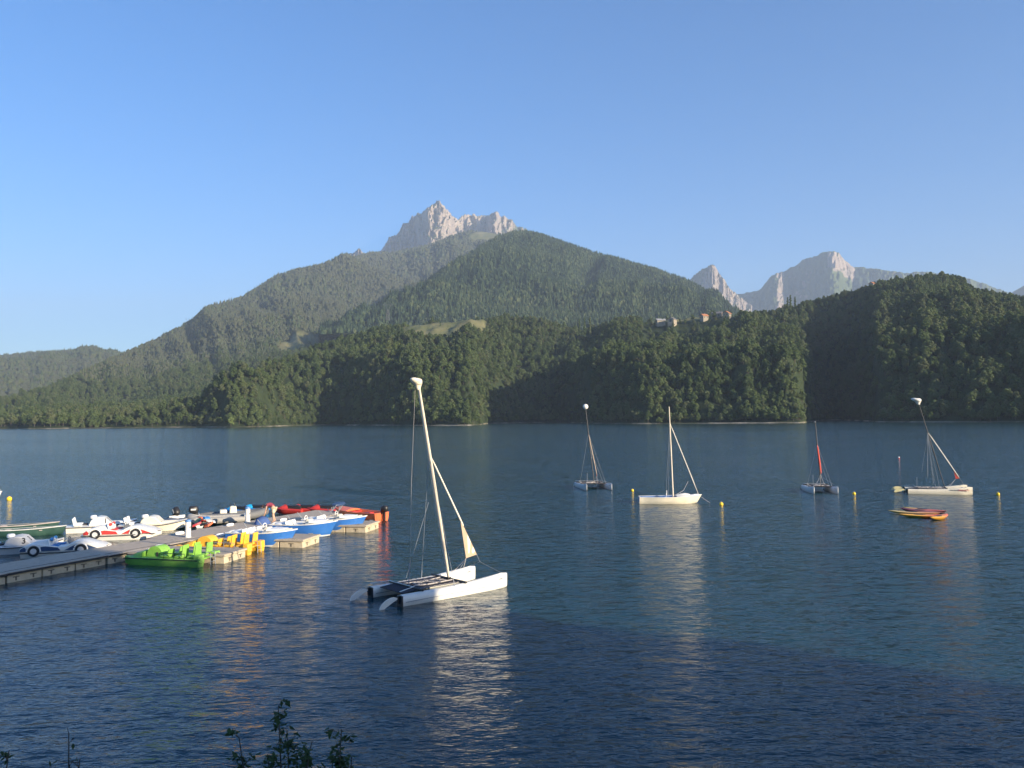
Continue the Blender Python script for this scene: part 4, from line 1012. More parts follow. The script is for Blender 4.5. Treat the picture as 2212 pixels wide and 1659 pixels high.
# ------------------------------------------------------------------ pontoon
U = Vector((.43, .903)); VV = Vector((.903, -.43)); O = Vector((-21.82, 35.44))
def DK(s, v): p = O+U*s+VV*v; return (p.x, p.y)
ZD = .45
def float_blocks(parent, poly, z0, z1, mat):
    MB().prism(poly, z0, z1, inset=.08).build('float', mat, parent, bevel=.03)
JOINT = worn('dark_joint', (.12, .10, .075), .8, .3, 10, .004)  # dark brown for the T pieces set proud of the floats
def tmarks(parent, p0, p1, n, z=.16):
    """T-shaped moulded joints on the outside of a float"""
    p0 = Vector(p0); p1 = Vector(p1); d = (p1-p0).normalized(); nrm = Vector((d.y, -d.x))
    for i in range(n):
        c = p0.lerp(p1, (i+.5)/n)+nrm*.0; a = math.atan2(d.y, d.x)
        MB().box((c.x+nrm.x*-.010, c.y+nrm.y*-.010, z+.055), (.30, .05, .04), rz=a).box((c.x+nrm.x*-.010, c.y+nrm.y*-.010, z-.03), (.07, .05, .15), rz=a).build('joint_recess', JOINT, parent)
wk = thing('pontoon_walkway', 'long grey floating pontoon walkway running out from the lower left', 'dock', (DK(0, -1.7)[0], DK(0, -1.7)[1], 0))
base_w = Vector((DK(0, -1.7)[0], DK(0, -1.7)[1]))
def loc2(p, b): return (p[0]-b.x, p[1]-b.y)
ss = [-9.3, -4.4, .6, 5.6, 10.5, 15.4, 20.3, 25.2]
for i in range(len(ss)-1):
    a_, b_ = ss[i]+.02, ss[i+1]-.02
    ve = -.40 if i != 2 else -.43
    dz = .006*(i % 3)
    poly = [loc2(DK(s_, v_), base_w) for s_, v_ in ((a_, -3.0-(.5 if i >= 4 else 0)), (a_, ve), (b_, ve), (b_, -3.0-(.5 if i >= 4 else 0)))]
    sec = MB().prism(poly, .33, ZD+dz).build('deck_section', DECK, wk, bevel=.015)
    MB().prism([loc2(DK(s_, v_), base_w) for s_, v_ in ((a_, ve+.004), (a_, ve+.05), (b_, ve+.05), (b_, ve+.004))], .355, .42+dz).build('fender_strip', DARK, sec)
    nb = 3
    for k in range(nb):
        a2 = a_+(b_-a_)*k/nb+.03; b2 = a_+(b_-a_)*(k+1)/nb-.03
        fl = MB().prism([loc2(DK(s_, v_), base_w) for s_, v_ in ((a2, -2.9), (a2, ve-.08), (b2, ve-.08), (b2, -2.9))], -.15, .315).build('float_block', FLOATM, wk, bevel=.03)
        tmarks(fl, loc2(DK(a2, ve-.08), base_w), loc2(DK(b2, ve-.08), base_w), 2)
    if i < 5:
        MB().prism([loc2(DK(s_, v_), base_w) for s_, v_ in ((a_+.1, ve-.40), (a_+.1, ve-.37), (b_-.1, ve-.37), (b_-.1, ve-.40))], ZD+dz+.001, ZD+dz+.012).build('cable_cover', DARK, sec)
WD = Vector((.978, -.208)); WE = Vector((.208, .978))
def finger(cx, cy, wid, label, L=5.7):
    A = Vector((cx, cy)); Bc_ = A+WE*wid
    def back(P0):
        # walk back along -WD to the front edge of the walkway (v = -.38)
        v = (P0-O).dot(VV); step = (v+.38)/WD.dot(VV); return P0-WD*step
    A0, B0 = back(A), back(Bc_)
    t = thing('pontoon_finger', label, 'dock', (A.x, A.y, 0), 0, 'short finger pontoons beside the walkway')
    b0 = A
    L_ = lambda p: (p.x-b0.x, p.y-b0.y)
    MB().prism([L_(A0), L_(A), L_(Bc_), L_(B0)], .335, ZD).build('deck', DECKL, t, bevel=.015)
    MB().prism([L_(A+WD*.004-WE*.004), L_(A+WD*.03-WE*.004), L_(Bc_+WD*.03), L_(Bc_+WD*.004)], .36, .42).build('edge_strip', FLOATM, t)
    n = 4
    for k in range(n):
        p0, p1 = A0.lerp(A, k/n)+WD*.03, A0.lerp(A, (k+1)/n)-WD*.03; q0, q1 = B0.lerp(Bc_, k/n)+WD*.03, B0.lerp(Bc_, (k+1)/n)-WD*.03
        fl = MB().prism([L_(p0+WE*.07), L_(p1+WE*.07), L_(q1-WE*.07), L_(q0-WE*.07)], -.15, .32).build('float_block', FLOATM, t, bevel=.03)
        tmarks(fl, L_(p0+WE*.07), L_(p1+WE*.07), 1)
        if k == n-1: tmarks(fl, L_(p1+WE*.07-WD*.0), L_(q1-WE*.07), 2)
    for c_ in (A-WD*.5+WE*.18, Bc_-WD*.5-WE*.18):
        MB().box((c_.x-b0.x, c_.y-b0.y, ZD+.05), (.26, .05, .03), rz=-.2).box((c_.x-b0.x, c_.y-b0.y, ZD+.02), (.08, .05, .05), rz=-.2).build('cleat', ALU, t)
finger(-14.06, 40.49, 2.1, 'finger pontoon between the green and the yellow pedal boat')
finger(-11.42, 45.14, 2.2, 'finger pontoon between the nearest two blue-hulled boats')
finger(-9.02, 50.87, 2.3, 'farthest finger pontoon in front of the orange motorboat')
# lamp posts of the dock: white service bollards with blue caps
for (s_, v_), lb in (((11.6, -1.5), 'white bollard with blue cap on the walkway near the red pedal car'), ((18.0, -3.15), 'white bollard with blue cap farther out, beside the bending person')):
    x, y = DK(s_, v_); t = thing('service_bollard', lb, 'bollard', (x, y, ZD), 0, 'white bollards on the walkway')
    MB().lathe([(.17, 0), (.16, .04), (.15, .06), (.15, .86)], k=18).build('post', WHITE, t, 40)
    MB().lathe([(.165, .86), (.17, .90), (.15, .97), (.06, 1.0)], k=18).build('cap', CAPB, t, 40)
    MB().box((.13, -.09, .58), (.06, .08, .16), rz=-.6).box((.10, -.12, .30), (.04, .05, .06), rz=-.7).build('socket', ALU, t, bevel=.01)
# white fenders on the deck edge
fl_ = [(476, 1156, 0), (562, 1140, 1), (503, 1149, 2), (597, 1131, 3), (345, 1180, 4), (612, 1123, 5), (388, 1152, 6), (497, 1134, 7)]
flab = ['white cushion fender on the walkway edge by the yellow pedal boat', 'white cushion fender at the stern of the nearest blue boat', 'white cushion fender between yellow pedal boat and blue boat', 'white cushion fender by the second blue boat',
        'pale fender on the shaded walkway edge by the green pedal boat', 'white cushion fender near the farthest blue boat', 'pale fender on the far walkway edge by the red pedal car', 'white cushion fender below the grey inflatable']
for px, py, k in fl_:
    p = Wp(px, py, ZD+.06); mb = MB().ell((0, 0, .07), (.30, .12, .10), 14, 8, e=.7)
    o = mb.build('dock_fender', CUSH if k != 4 else GREYW, None, 60); o.location = (p.x, p.y, ZD); o.rotation_euler = (0, 0, math.atan2(U.y, U.x)+random.uniform(-.2, .2)); tag(o, flab[k], 'fender', 'white fenders on the walkway')
for (px0, py0, px1, py1, lb) in ((435, 1166, 470, 1157, 'white foam strip on the walkway edge above the green pedal boat'), (320, 1188, 342, 1183, 'short white strip on the walkway edge where the sunlight begins')):
    p = Wp(px0, py0, ZD+.03); q = Wp(px1, py1, ZD+.03)
    o = MB().tube([(0, 0, 0), (q.x-p.x, q.y-p.y, 0)], .045, 8).build('edge_fender', CUSH); o.location = (p.x, p.y, ZD+.045); tag(o, lb, 'fender', 'white strips on the walkway edge')

# ------------------------------------------------------------------ pedal boats
def seat_mb(x, y, z, fwd=1, w=.46, hb=.52, back=.14):
    s = MB().box((x, y, z+.05), (.44, w, .10)); b = MB()
    b.loft([[(x-fwd*(.20+back*q*.6+(.05 if i in (0, 3) else 0)*0+dx), y+dy*w/2*(1-.12*q), z+.05+hb*q) for i, (dx, dy) in enumerate(((-.035, -1), (.035, -1), (.035, 1), (-.035, 1)))] for q in (0, .35, .7, .92, 1)])
    return s, b
def pedal_cat(name, label, loc, ang, mat, kind='pedalo'):
    t = thing(name, label, 'pedal boat', loc, ang, 'pedal boats tied to the pontoon')
    L, B = 4.2, 1.75
    for s in (-1, 1):
        hr = []
        for i in range(13):
            u = i/12; x = -L/2+L*u; w = .44*(1-.55*max(0, (.2-u)/.2)**2)
            tp = .30+.12*max(0, (.22-u)/.22); bt = -.15+.22*max(0, (.22-u)/.22)**1.5
            hr.append([(x, s*(B/2-.24)+yy*w/2, tp if zz > 0 else bt) for yy, zz in ((1, 1), (-1, 1))]+[(x, s*(B/2-.24)-w/2*.92, (tp+bt)/2), (x, s*(B/2-.24)-w/2*.6, bt), (x, s*(B/2-.24)+w/2*.6, bt), (x, s*(B/2-.24)+w/2*.92, (tp+bt)/2)])
        MB().loft(hr).build('hull', mat, t, 40)
        MB().box((0, s*(B/2-.01), .325), (L*.98, .035, .04)).build('rub_rail', DARK, t)
    MB().box((.1, 0, .33), (L*.92, B*.96, .08)).build('deck', mat, t, bevel=.02)
    # nose fairings
    MB().loft([[(x, y*w, z*h+.36) for y, z in ((.62, 0), (.5, .7), (0, 1), (-.5, .7), (-.62, 0))] for x, w, h in ((-L/2+.05, .5, .02), (-1.75, 1, .17), (-1.45, 1.1, .26), (-1.25, 1.05, .30))]).build('bow_fairing', mat, t, 50)
    # paddle wheel housing
    prof = [(-1.15+.0, .36)]+[(-.72+.46*math.cos(a), .36+.50*math.sin(a)) for a in [math.pi*(1-i/12) for i in range(13)]]
    wh = MB().side(prof, -.34, .34).build('wheel_housing', mat, t, 50)
    MB().box((-.55, -.36, .44), (.10, .04, .26)).box((-.55, .36, .44), (.10, .04, .26)).build('pedal_crank', DARK, wh)
    rows = [(-.05, 1, .34), (.75, 1, .56), (1.45, 1, .58)]
    for x, f, hb in rows:
        for y in (-.44, .44):
            s_, b_ = seat_mb(x+.12, y, .37+.02, -1, .50, hb, .10)
            so_ = s_.build('seat', mat, t, 30, bevel=.03); b_.build('backrest', mat, t, 40, bevel=.02)
    MB().box((.35, 0, .45), (.30, .30, .16)).build('console', mat, t, bevel=.03)
    # stern ends and rails
    for s in (-1, 1):
        MB().box((L/2-.12, s*(B/2-.25), .36), (.34, .44, .42)).build('stern_locker', mat, t, bevel=.05)
        rl = MB().tube([(.2, s*(B/2-.03), .37), (.2, s*(B/2-.03), .62), (1.35, s*(B/2-.03), .62), (1.35, s*(B/2-.03), .37)], .016, 6).tube([(.75, s*(B/2-.03), .37), (.75, s*(B/2-.03), .62)], .014, 6)
        rl.build('side_rail', BLACK if mat is GREEN else STEEL, t)
    ld = MB()
    for yy in (-.18, .18): ld.tube([(L/2-.1, yy+.1, .62), (L/2+.12, yy+.1, .58), (L/2+.16, yy+.1, -.1)], .018, 6)
    for z in (.38, .16, -.04): ld.tube([(L/2+.14, -.08, z), (L/2+.14, .28, z)], .014, 6)
    ld.build('ladder', STEEL, t)
    return t
pedal_cat('pedal_boat', 'green pedal boat with tall seats tied below the walkway', (-16.75, 40.85, 0), math.radians(-15), GREEN)
pedal_cat('pedal_boat', 'yellow pedal boat behind the first finger pontoon', (-15.55, 44.15, 0), math.radians(-13), YELLOW)

def number_on(parent, txt, size, loc, rot, mat):
    cu_ = bpy.data.curves.new('number', 'FONT'); cu_.body = txt; cu_.size = size; cu_.extrude = .004; cu_.align_x = 'CENTER'; cu_.align_y = 'CENTER'; cu_.offset = size*.02
    o = bpy.data.objects.new('number', cu_); COL.objects.link(o); o.parent = parent; o.location = loc; o.rotation_euler = rot
    cu_.materials.append(mat)
    dg = bpy.context.evaluated_depsgraph_get(); me = bpy.data.meshes.new_from_object(o.evaluated_get(dg)); bpy.data.objects.remove(o)
    if not me.materials: me.materials.append(mat)
    o = link('number', me, parent, loc); o.rotation_euler = rot; return o
def pedal_shell(t, L, B, shell, trim, hgt=.36, raise_=.28):
    rings, rail = [], []
    n = 16
    for i in range(n+1):
        u = i/n; x = -L/2+L*u
        w = B/2*(.86+.14*smoothstep(u/.3))*(1-.80*max(0, (u-.62)/.38)**2.0)
        tp = hgt+raise_*max(0, (u-.45)/.55)**2; bt = -.12+.30*max(0, (u-.7)/.3)**1.5+.06*max(0, (.12-u)/.12)
        rings.append([(x, w, tp), (x, w*.5, tp+.05), (x, 0, tp+.06), (x, -w*.5, tp+.05), (x, -w, tp), (x, -w*.94, tp-.10), (x, -w*.80, bt+.05), (x, -w*.5, bt), (x, w*.5, bt), (x, w*.80, bt+.05), (x, w*.94, tp-.10)])
        rail.append((x, w, tp))
    ho = MB().loft(rings).build('hull', shell, t, 40)
    for s in (-1, 1): MB().tube([(x, s*(w+.005), z-.03) for x, w, z in rail], .028, 6).build('rub_rail', trim, t)
    return ho
def hump_pedal(name, label, loc, ang, num, shell=WHITE, L=4.0, B=1.6):
    t = thing(name, label, 'pedal boat', loc, ang, 'pedal boats tied to the pontoon')
    pedal_shell(t, L, B, shell, DARK, .38, .24)
    # rear bench, central hump with a headrest, slanted panel that bears the number
    for y in (-.40, .40):
        s_, b_ = seat_mb(-1.35, y, .42, 1, .58, .42, .16); s_.build('seat', CUSH, t, bevel=.04); b_.build('backrest', CUSH, t, bevel=.06)
    prof = [(-.75, .40), (-.62, .72), (-.45, .86), (-.10, .92), (.20, .86), (.55, .52), (.66, .40)]
    hp = MB().side(prof, -.62, .62).build('hump', shell, t, 60, bevel=.05)
    MB().ell((-.50, -.10, .90), (.20, .28, .12), 12, 8, e=.6).build('headrest', CUSH, t, 60)
    MB().loft([[(x, y*w, z*.16+.44+.0) for y, z in ((.6, 0), (.45, .8), (0, 1), (-.45, .8), (-.6, 0))] for x, w in ((.55, 1.0), (1.0, .8), (1.5, .45))]).build('foredeck', shell, t, 50)
    MB().box((-.95, 0, .45), (.25, .5, .14)).build('footwell', DARK, t)
    if num: number_on(hp, num, .42, (.22, -.632, .66), (math.pi/2, 0, 0), DARK)
    if num: number_on(hp, num, .42, (.382, 0, .71), (0, math.atan2(.34, .35)*1.0+0.0, math.pi/2) if False else (math.radians(46), 0, math.pi/2), DARK)
    return t
p = Wp(228, 1147); hump_pedal('pedal_boat', 'white pedal boat with a raised hump, farthest out on the left side', (p.x-.3, p.y+.2, 0), math.radians(22), '1')
p = Wp(65, 1193); hump_pedal('pedal_boat', 'white pedal boat marked 3, next to the green canoes', (p.x-.5, p.y+.1, 0), math.radians(18), '3', GREYW)
p = Wp(343, 1152); hump_pedal('pedal_boat', 'white pedal boat half hidden behind the red striped pedal car', (p.x-1.0, p.y+1.6, 0), math.radians(12), '', CREAM)

def car_pedal(name, label, loc, ang, panel, seatm, seat2, L=4.3, B=1.6, body=WHITE):
    t = thing(name, label, 'pedal boat', loc, ang, 'pedal boats tied to the pontoon')
    ho = pedal_shell(t, L, B, body, DARK, .30, .16)
    hw = .74
    prof = [(-2.05, .32), (-2.0, .50), (-1.75, .66), (-1.45, .74), (-1.1, .72), (-.85, .66), (-.3, .56), (.1, .56), (.35, .70), (.60, .80), (.95, .78), (1.4, .64), (1.8, .52), (2.02, .40), (2.05, .34)]
    bd = MB().loft([[(x, y*hw*k, .30+(z-.30)*(1 if abs(y) < 1 else .92)) for x, z in prof] for y, k in ((-1, 1), (-.9, 1), (.9, 1), (1, 1))]).build('body', body, t, 40, bevel=.03)
    # engine hump and windscreen
    MB().loft([[(x, yy*w, .62+zz*h) for yy, zz in ((.5, 0), (.4, .7), (0, 1), (-.4, .7), (-.5, 0))] for x, w, h in ((-1.75, .7, .05), (-1.35, .95, .20), (-.9, 1.0, .26), (-.55, .95, .24))]).build('rear_hump', body, t, 50)
    MB().box((.22, 0, .72), (.03, 1.0, .26), ry=-.5).build('windscreen', GREYD, t)
    for y, m_ in ((-.34, seatm), (.34, seatm)):
        s_, b_ = seat_mb(-.35 if y > 0 else -.45, y, .52, 1, .44, .34, .12); s_.build('seat', m_, t, bevel=.03); b_.build('backrest', seat2, t, bevel=.05)
        MB().ell((-.62, y, .90), (.08, .18, .09), 12, 6, e=.7).build('headrest', m_, t, 60)
    MB().tube([(.05+.0*math.cos(q), .34+.16*math.cos(q), .80+.14*math.sin(q)) for q in [i*math.pi/6 for i in range(13)]], .018, 6).build('steering_wheel', BLACK, t)
    for s in (-1, 1):
        yo = s*(hw+.008)
        for x in (-1.35, .85):
            w1 = MB().tube([(x, s*(hw-.05), .37), (x, s*(hw+.045), .37)], .27, 20).build('tyre', BLACK, t, 40)
            MB().tube([(x, s*(hw+.03), .37), (x, s*(hw+.055), .37)], .15, 16).build('hubcap', GREYW, w1, 40)
            MB().tube([(x+.33*math.cos(a), s*(hw+.03), .36+.33*math.sin(a)) for a in [math.pi*i/12 for i in range(13)]], .028, 6).build('wheel_arch', CUSH, t)
        y0, y1 = sorted((yo, yo+s*.012))
        MB().side([(-2.0, .36), (-1.98, .48), (-1.78, .60), (-1.68, .44), (-1.68, .36)], y0, y1).side([(-1.02, .36), (-1.02, .58), (-.80, .60), (-.22, .52), (-.10, .36)], y0, y1).side([(.08, .36), (.45, .56), (.58, .62), (.52, .36)], y0, y1).side([(1.17, .36), (1.15, .60), (1.4, .50), (1.75, .36)], y0, y1).build('side_panel', panel, t, 0)
    return t
p = Wp(262, 1166); car_pedal('pedal_car_boat', 'white pedal boat shaped like a sports car with red flanks and red seats', (p.x-.15, p.y+.55, 0), math.radians(11), REDP, REDP, CUSH)
p = Wp(128, 1204); car_pedal('pedal_car_boat', 'white pedal boat shaped like a car with navy flanks and blue seats, in shade', (p.x+.0, p.y+.7, 0), math.radians(14), NAVY, SEATB, CUSH, L=4.0)

# ------------------------------------------------------------------ blue-hulled hire boats
def hire_boat(label, loc, ang, frame=False, cover=None):
    t = thing('hire_boat', label, 'motorboat', loc, ang, 'blue hire boats between the finger pontoons')
    ho, st = open_hull(t, 3.75, 1.75, .74, BLUEP, GREYW, WHITE, floor=.22, bowpow=3.2, bow_raise=.20, stern_w=.86, stripe=WHITE, rake=.5, gun=.12, draft=.16)
    deck_fill(t, st, .60, .985, None, CREAM, crown=.05, inset=.06)
    MB().loft([[(x, y*w, .86+z*.10) for y, z in ((.5, 0), (.42, 1), (-.42, 1), (-.5, 0))] for x, w in ((.55, 1.25), (.9, 1.2), (1.45, .6))]).build('sun_pad', CUSH, t, 40)
    for y in (-.38, .38):
        MB().box((-.55, y, .60), (.52, .62, .20)).build('seat', CUSH, t, bevel=.05)
    MB().box((-.86, 0, .78), (.10, 1.30, .30), ry=-.15).build('backrest', CUSH, t, bevel=.04)
    MB().ell((-1.35, 0, .66), (.42, .66, .14), 16, 8, e=.6).build('stern_cushion', CUSH, t, 60)
    co = MB().box((.35, 0, .78), (.34, .62, .48), top=.8).build('console', CREAM, t, bevel=.06)
    MB().tube([(.13, .20*math.cos(q), 1.04+.17*math.sin(q)) for q in [i*math.pi/8 for i in range(17)]], .02, 6).tube([(.13, -.18, 1.04), (.13, .18, 1.04)], .015, 5).build('steering_wheel', CUSH, co)
    MB().tube([(-.2, -.78, .64), (-.75, -.70, 1.30)], .022, 6).build('canopy_pole', STEEL, t)
    MB().tube([(-.2, .78, .64), (-.75, .70, 1.30)], .022, 6).build('canopy_pole', STEEL, t)
    if frame:
        f = MB()
        for k in range(3): f.tube([(-.1-.12*k, -.75, .65), (.10+.16*k, -.72, 1.5+.08*k), (.10+.16*k, .72, 1.5+.08*k), (-.1-.12*k, .75, .65)], .022, 6)
        f.build('canopy_frame', ALU, t)
        MB().ell((.30, 0, 1.64), (.34, .80, .11), 12, 8, e=.7).build('folded_canopy', NAVY, t, 60)
    MB().tube([(1.60, 0, .84), (1.60, 0, .94)], .04, 8).box((1.60, 0, .95), (.05, .22, .03)).build('bow_cleat', ALU, t)
    return t
p = Wp(562, 1180); hire_boat('nearest blue-hulled hire boat with white cushions, moored left of the middle finger', (p.x, p.y+.45, 0), math.radians(-14))
p = Wp(652, 1160); hire_boat('middle blue-hulled hire boat with white cushions, beyond the middle finger', (p.x, p.y+.5, 0), math.radians(-10))
p = Wp(717, 1149); hire_boat('farthest blue-hulled hire boat with a folded navy canopy on its frame', (p.x, p.y+.7, 0), math.radians(-9), frame=True)

# orange motorboat
p = Wp(770, 1130); t = thing('orange_motorboat', 'orange motorboat with a black outboard at the tip of the dock', 'motorboat', (p.x-.2, p.y+1.9, 0), math.radians(180-34))
ho, st = open_hull(t, 4.3, 1.6, .58, ORANGE, ORANGE, ORANGE, floor=.12, bowpow=2.4, bow_raise=.22, stern_w=.86, rake=.3, gun=.10)
deck_fill(t, st, .62, .985, None, ORANGE, crown=.10)
MB().box((-.6, 0, .45), (.4, 1.45, .12)).build('thwart', REDP, t, bevel=.03)
MB().box((.5, 0, .50), (.3, 1.45, .12)).build('thwart', REDP, t, bevel=.03)
outboard(t, -2.35, 0, .66, 0, 0, 1.05)

# grey inflatables
def rib(label, loc, ang, tube_m, L=4.2, B=1.75, R=.23, console=False, motor_tilt=0.0, motor=True, pile=False, extra=None):
    t = thing('inflatable_boat', label, 'inflatable', loc, ang, 'grey inflatables behind the walkway')
    pts, rs = [], []
    for i in range(7): u = i/6; pts.append((-L/2-.25+(L*.62)*u, -(B/2-R), .30)); rs.append(R*(.35+.65*min(1, u*4)))
    for i in range(1, 12): a = -math.pi/2+math.pi*i/12; pts.append((-L/2-.25+L*.62+(L*.36)*math.cos(a), (B/2-R)*math.sin(a), .30+.22*math.cos(a)**2)); rs.append(R)
    for i in range(7): u = 1-i/6; pts.append((-L/2-.25+(L*.62)*u, (B/2-R), .30)); rs.append(R*(.35+.65*min(1, u*4)))
    MB().tube(pts, rs, 14).build('buoyancy_tube', tube_m, t, 60)
    MB().tube(pts[1:-1], [r*1.02 if False else .03 for r in rs[1:-1]], 6).build('rub_strake', DARK, t, 60, loc=(0, 0, 0)).location = (0, 0, .0)
    MB().loft([[(x, y*w, z) for y, z in ((.5, .16), (.3, -.02), (0, -.10), (-.3, -.02), (-.5, .16))] for x, w in ((-L/2, 1.2), (.4, 1.2), (1.4, .6))]).build('floor', GREYW, t, 40)
    MB().box((-L/2+.08, 0, .36), (.06, 1.1, .42)).build('transom', GREYW, t)
    if console:
        MB().box((-.1, 0, .62), (.55, .70, .75), top=.72).build('console', CREAM, t, bevel=.06)
        MB().box((-.75, 0, .50), (.50, .75, .55), top=.9).build('helm_seat', CREAM, t, bevel=.06)
        MB().tube([(-.28, .19*math.cos(q), 1.0+.17*math.sin(q)) for q in [i*math.pi/8 for i in range(17)]], .018, 6).build('steering_wheel', BLACK, t)
        MB().box((.0, 0, 1.08), (.03, .55, .22), ry=-.4).build('windscreen', GREYD, t)
    if motor: outboard(t, -L/2-.22, 0, .62, 0, motor_tilt, 1.2)
    return t
p = Wp(392, 1144); rib('light grey inflatable with a tilted black outboard left of the nearer bollard', (p.x-.2, p.y+1.8, 0), math.radians(-42), GREYT, L=3.6, motor_tilt=.9)
p = Wp(452, 1139); rib('light grey inflatable with cone ends heaped with life jackets', (p.x-.2, p.y+1.7, 0), math.radians(200), GREYT, L=3.9, motor=False)
p = Wp(512, 1132); rib('dark grey inflatable with a white helm console', (p.x-.9, p.y+2.2, 0), math.radians(22), GREYD, L=4.8, R=.28, B=2.0, console=True, motor_tilt=.0)
# heap of life jackets on the inflatable
cols = [REDP, DGREEN, ORANGE, BLACK, REDP, SEATB, ORANGE, GREYW, REDP, DGREEN]
jl = ['red', 'dark green', 'orange', 'black', 'crimson', 'blue', 'bright orange', 'pale grey', 'small red', 'green']
for k in range(8):
    p = Wp(426+4.2*k+random.uniform(-2, 2), 1131-(k % 3)*3.5, .62); 
    mb = MB().loft([[(x+.06*zz, y*w, .02+.10*zz) for y, zz in ((.5, 0), (.42, 1), (0, .7), (-.42, 1), (-.5, 0))] for x, w in ((-.26, .34), (-.1, .46), (.12, .46), (.28, .30))])
    o = mb.build('life_jacket', cols[k], None, 60); o.location = (p.x, p.y, .50+.11*(k % 3)); o.rotation_euler = (random.uniform(-.3, .3), random.uniform(-.4, .2), random.uniform(0, 6)); tag(o, '%s life jacket in the heap on the grey inflatable' % jl[k], 'life jacket', 'life jackets heaped on the inflatable')

# water scooters on the far side
def scooter(label, loc, ang, hull, deckm, seatm=BLACK):
    t = thing('water_scooter', label, 'jet ski', loc, ang, 'water scooters behind the dock'); t.scale = (.75, .78, .80)
    rr = []
    for i in range(13):
        u = i/12; x = -1.45+2.9*u; w = .56*(1-.9*max(0, (u-.55)/.45)**2); tp = .34+.14*u; bt = -.10+.3*max(0, (u-.7)/.3)**1.6
        rr.append([(x, w, tp), (x, w*.7, tp+.08), (x, -w*.7, tp+.08), (x, -w, tp), (x, -w*.85, (tp+bt)/2), (x, -w*.3, bt), (x, w*.3, bt), (x, w*.85, (tp+bt)/2)])
    MB().loft(rr).build('hull', hull, t, 40)
    MB().loft([[(x, y*w, .44+z*h) for y, z in ((.5, 0), (.4, .75), (0, 1), (-.4, .75), (-.5, 0))] for x, w, h in ((.1, .5, .30), (.45, .62, .42), (.8, .6, .30), (1.2, .3, .08))]).build('cowling', deckm, t, 50)
    MB().loft([[(x, y*w, .44+z*h) for y, z in ((.5, 0), (.45, .85), (0, 1), (-.45, .85), (-.5, 0))] for x, w, h in ((-1.2, .34, .26), (-.9, .42, .38), (-.4, .38, .34), (.15, .34, .36))]).build('saddle', seatm, t, 50)
    MB().tube([(.32, -.34, .98), (.42, -.08, .92), (.42, .08, .92), (.32, .34, .98)], .022, 6).tube([(.42, 0, .92), (.5, 0, .75)], .04, 6).build('handlebar', BLACK, t)
    return t
for px, py, z, ang, hm, dm, lb in ((503, 1115, 0, 165, SEATB, TEAL, 'blue water scooter with a bright blue cowling left of the far bollard'), (540, 1112, 0, 170, SEATB, TEAL, 'blue water scooter with long black saddle behind the far bollard'),
                                (617, 1113, 0, 170, REDP, REDP, 'red water scooter right of the bending person'), (646, 1112, 0, 172, REDP, REDP, 'red water scooter with long black saddle in the middle of the red ones'), (688, 1113, 0, 172, REDP, REDP, 'red water scooter just left of the folded navy canopy')):
    p = Wp(px, py); scooter(lb, (p.x, p.y+1.0, 0), math.radians(ang), hm, dm)

# canoes
for k, (px, py, ang, lb) in enumerate(((52, 1158, 12, 'dark green canoe with pale gunwales at the left edge, nearer one'), (40, 1149, 13, 'dark green canoe lying just beyond the other green one'))):
    p = Wp(px, py); t = thing('canoe', lb, 'canoe', (p.x-.3, p.y+.2, 0), math.radians(ang), 'green canoes at the left edge')
    ho, st = open_hull(t, 4.9, .92, .40, DGREEN, DGREEN, PINKISH if k else GREYW, inner_u=.93, floor=.08, bowpow=1.6, bow_raise=.14, stern_w=.25, rake=.2, gun=.05, draft=.10)
    for x in (-1.2, 0, 1.2): MB().box((x, 0, .33), (.16, .78, .04)).build('thwart', PINKISH, t)
    for q in range(4): MB().ell((-1.6+.9*q, random.uniform(-.15, .15), .34), (.28, .16, .08), 10, 6).build('cushion', (CUSH, PINKISH, NAVY, GREYW)[q], t, 60)

# kayaks / boards tied together on the right
def gradient(name, ca, cb, x0, x1):
    mt, nt, b = newmat(name); tc = N(nt, 'ShaderNodeTexCoord'); sx = N(nt, 'ShaderNodeSeparateXYZ'); nt.links.new(tc.outputs['Object'], sx.inputs[0])
    mr = N(nt, 'ShaderNodeMapRange'); nt.links.new(sx.outputs[0], mr.inputs[0]); mr.inputs[1].default_value = x0; mr.inputs[2].default_value = x1
    n = N(nt, 'ShaderNodeTexNoise', Scale=5.0, Detail=4.0); nt.links.new(tc.outputs['Object'], n.inputs['Vector'])
    c = ramp(nt, mr.outputs[0], [(0, ca), (1, cb)]); c2 = ramp(nt, n.outputs[0], [(.3, (.8, .8, .8)), (.7, (1, 1, 1))])
    c = mixc(nt, c, c2, mode='MULTIPLY', f=.6); nt.links.new(c, b.inputs['Base Color']); b.inputs['Roughness'].default_value = .4; return mt
KY = gradient('yellow_to_red_plastic', (.80, .42, .06), (.76, .15, .08), -.2, .9)
KG = gradient('olive_yellow_plastic', (.62, .48, .18), (.74, .34, .12), -1.0, .8)
KR = gradient('dark_red_plastic', (.28, .04, .04), (.55, .16, .10), -1, 1)
KO = gradient('red_orange_plastic', (.72, .50, .08), (.74, .16, .10), -1.2, .2)
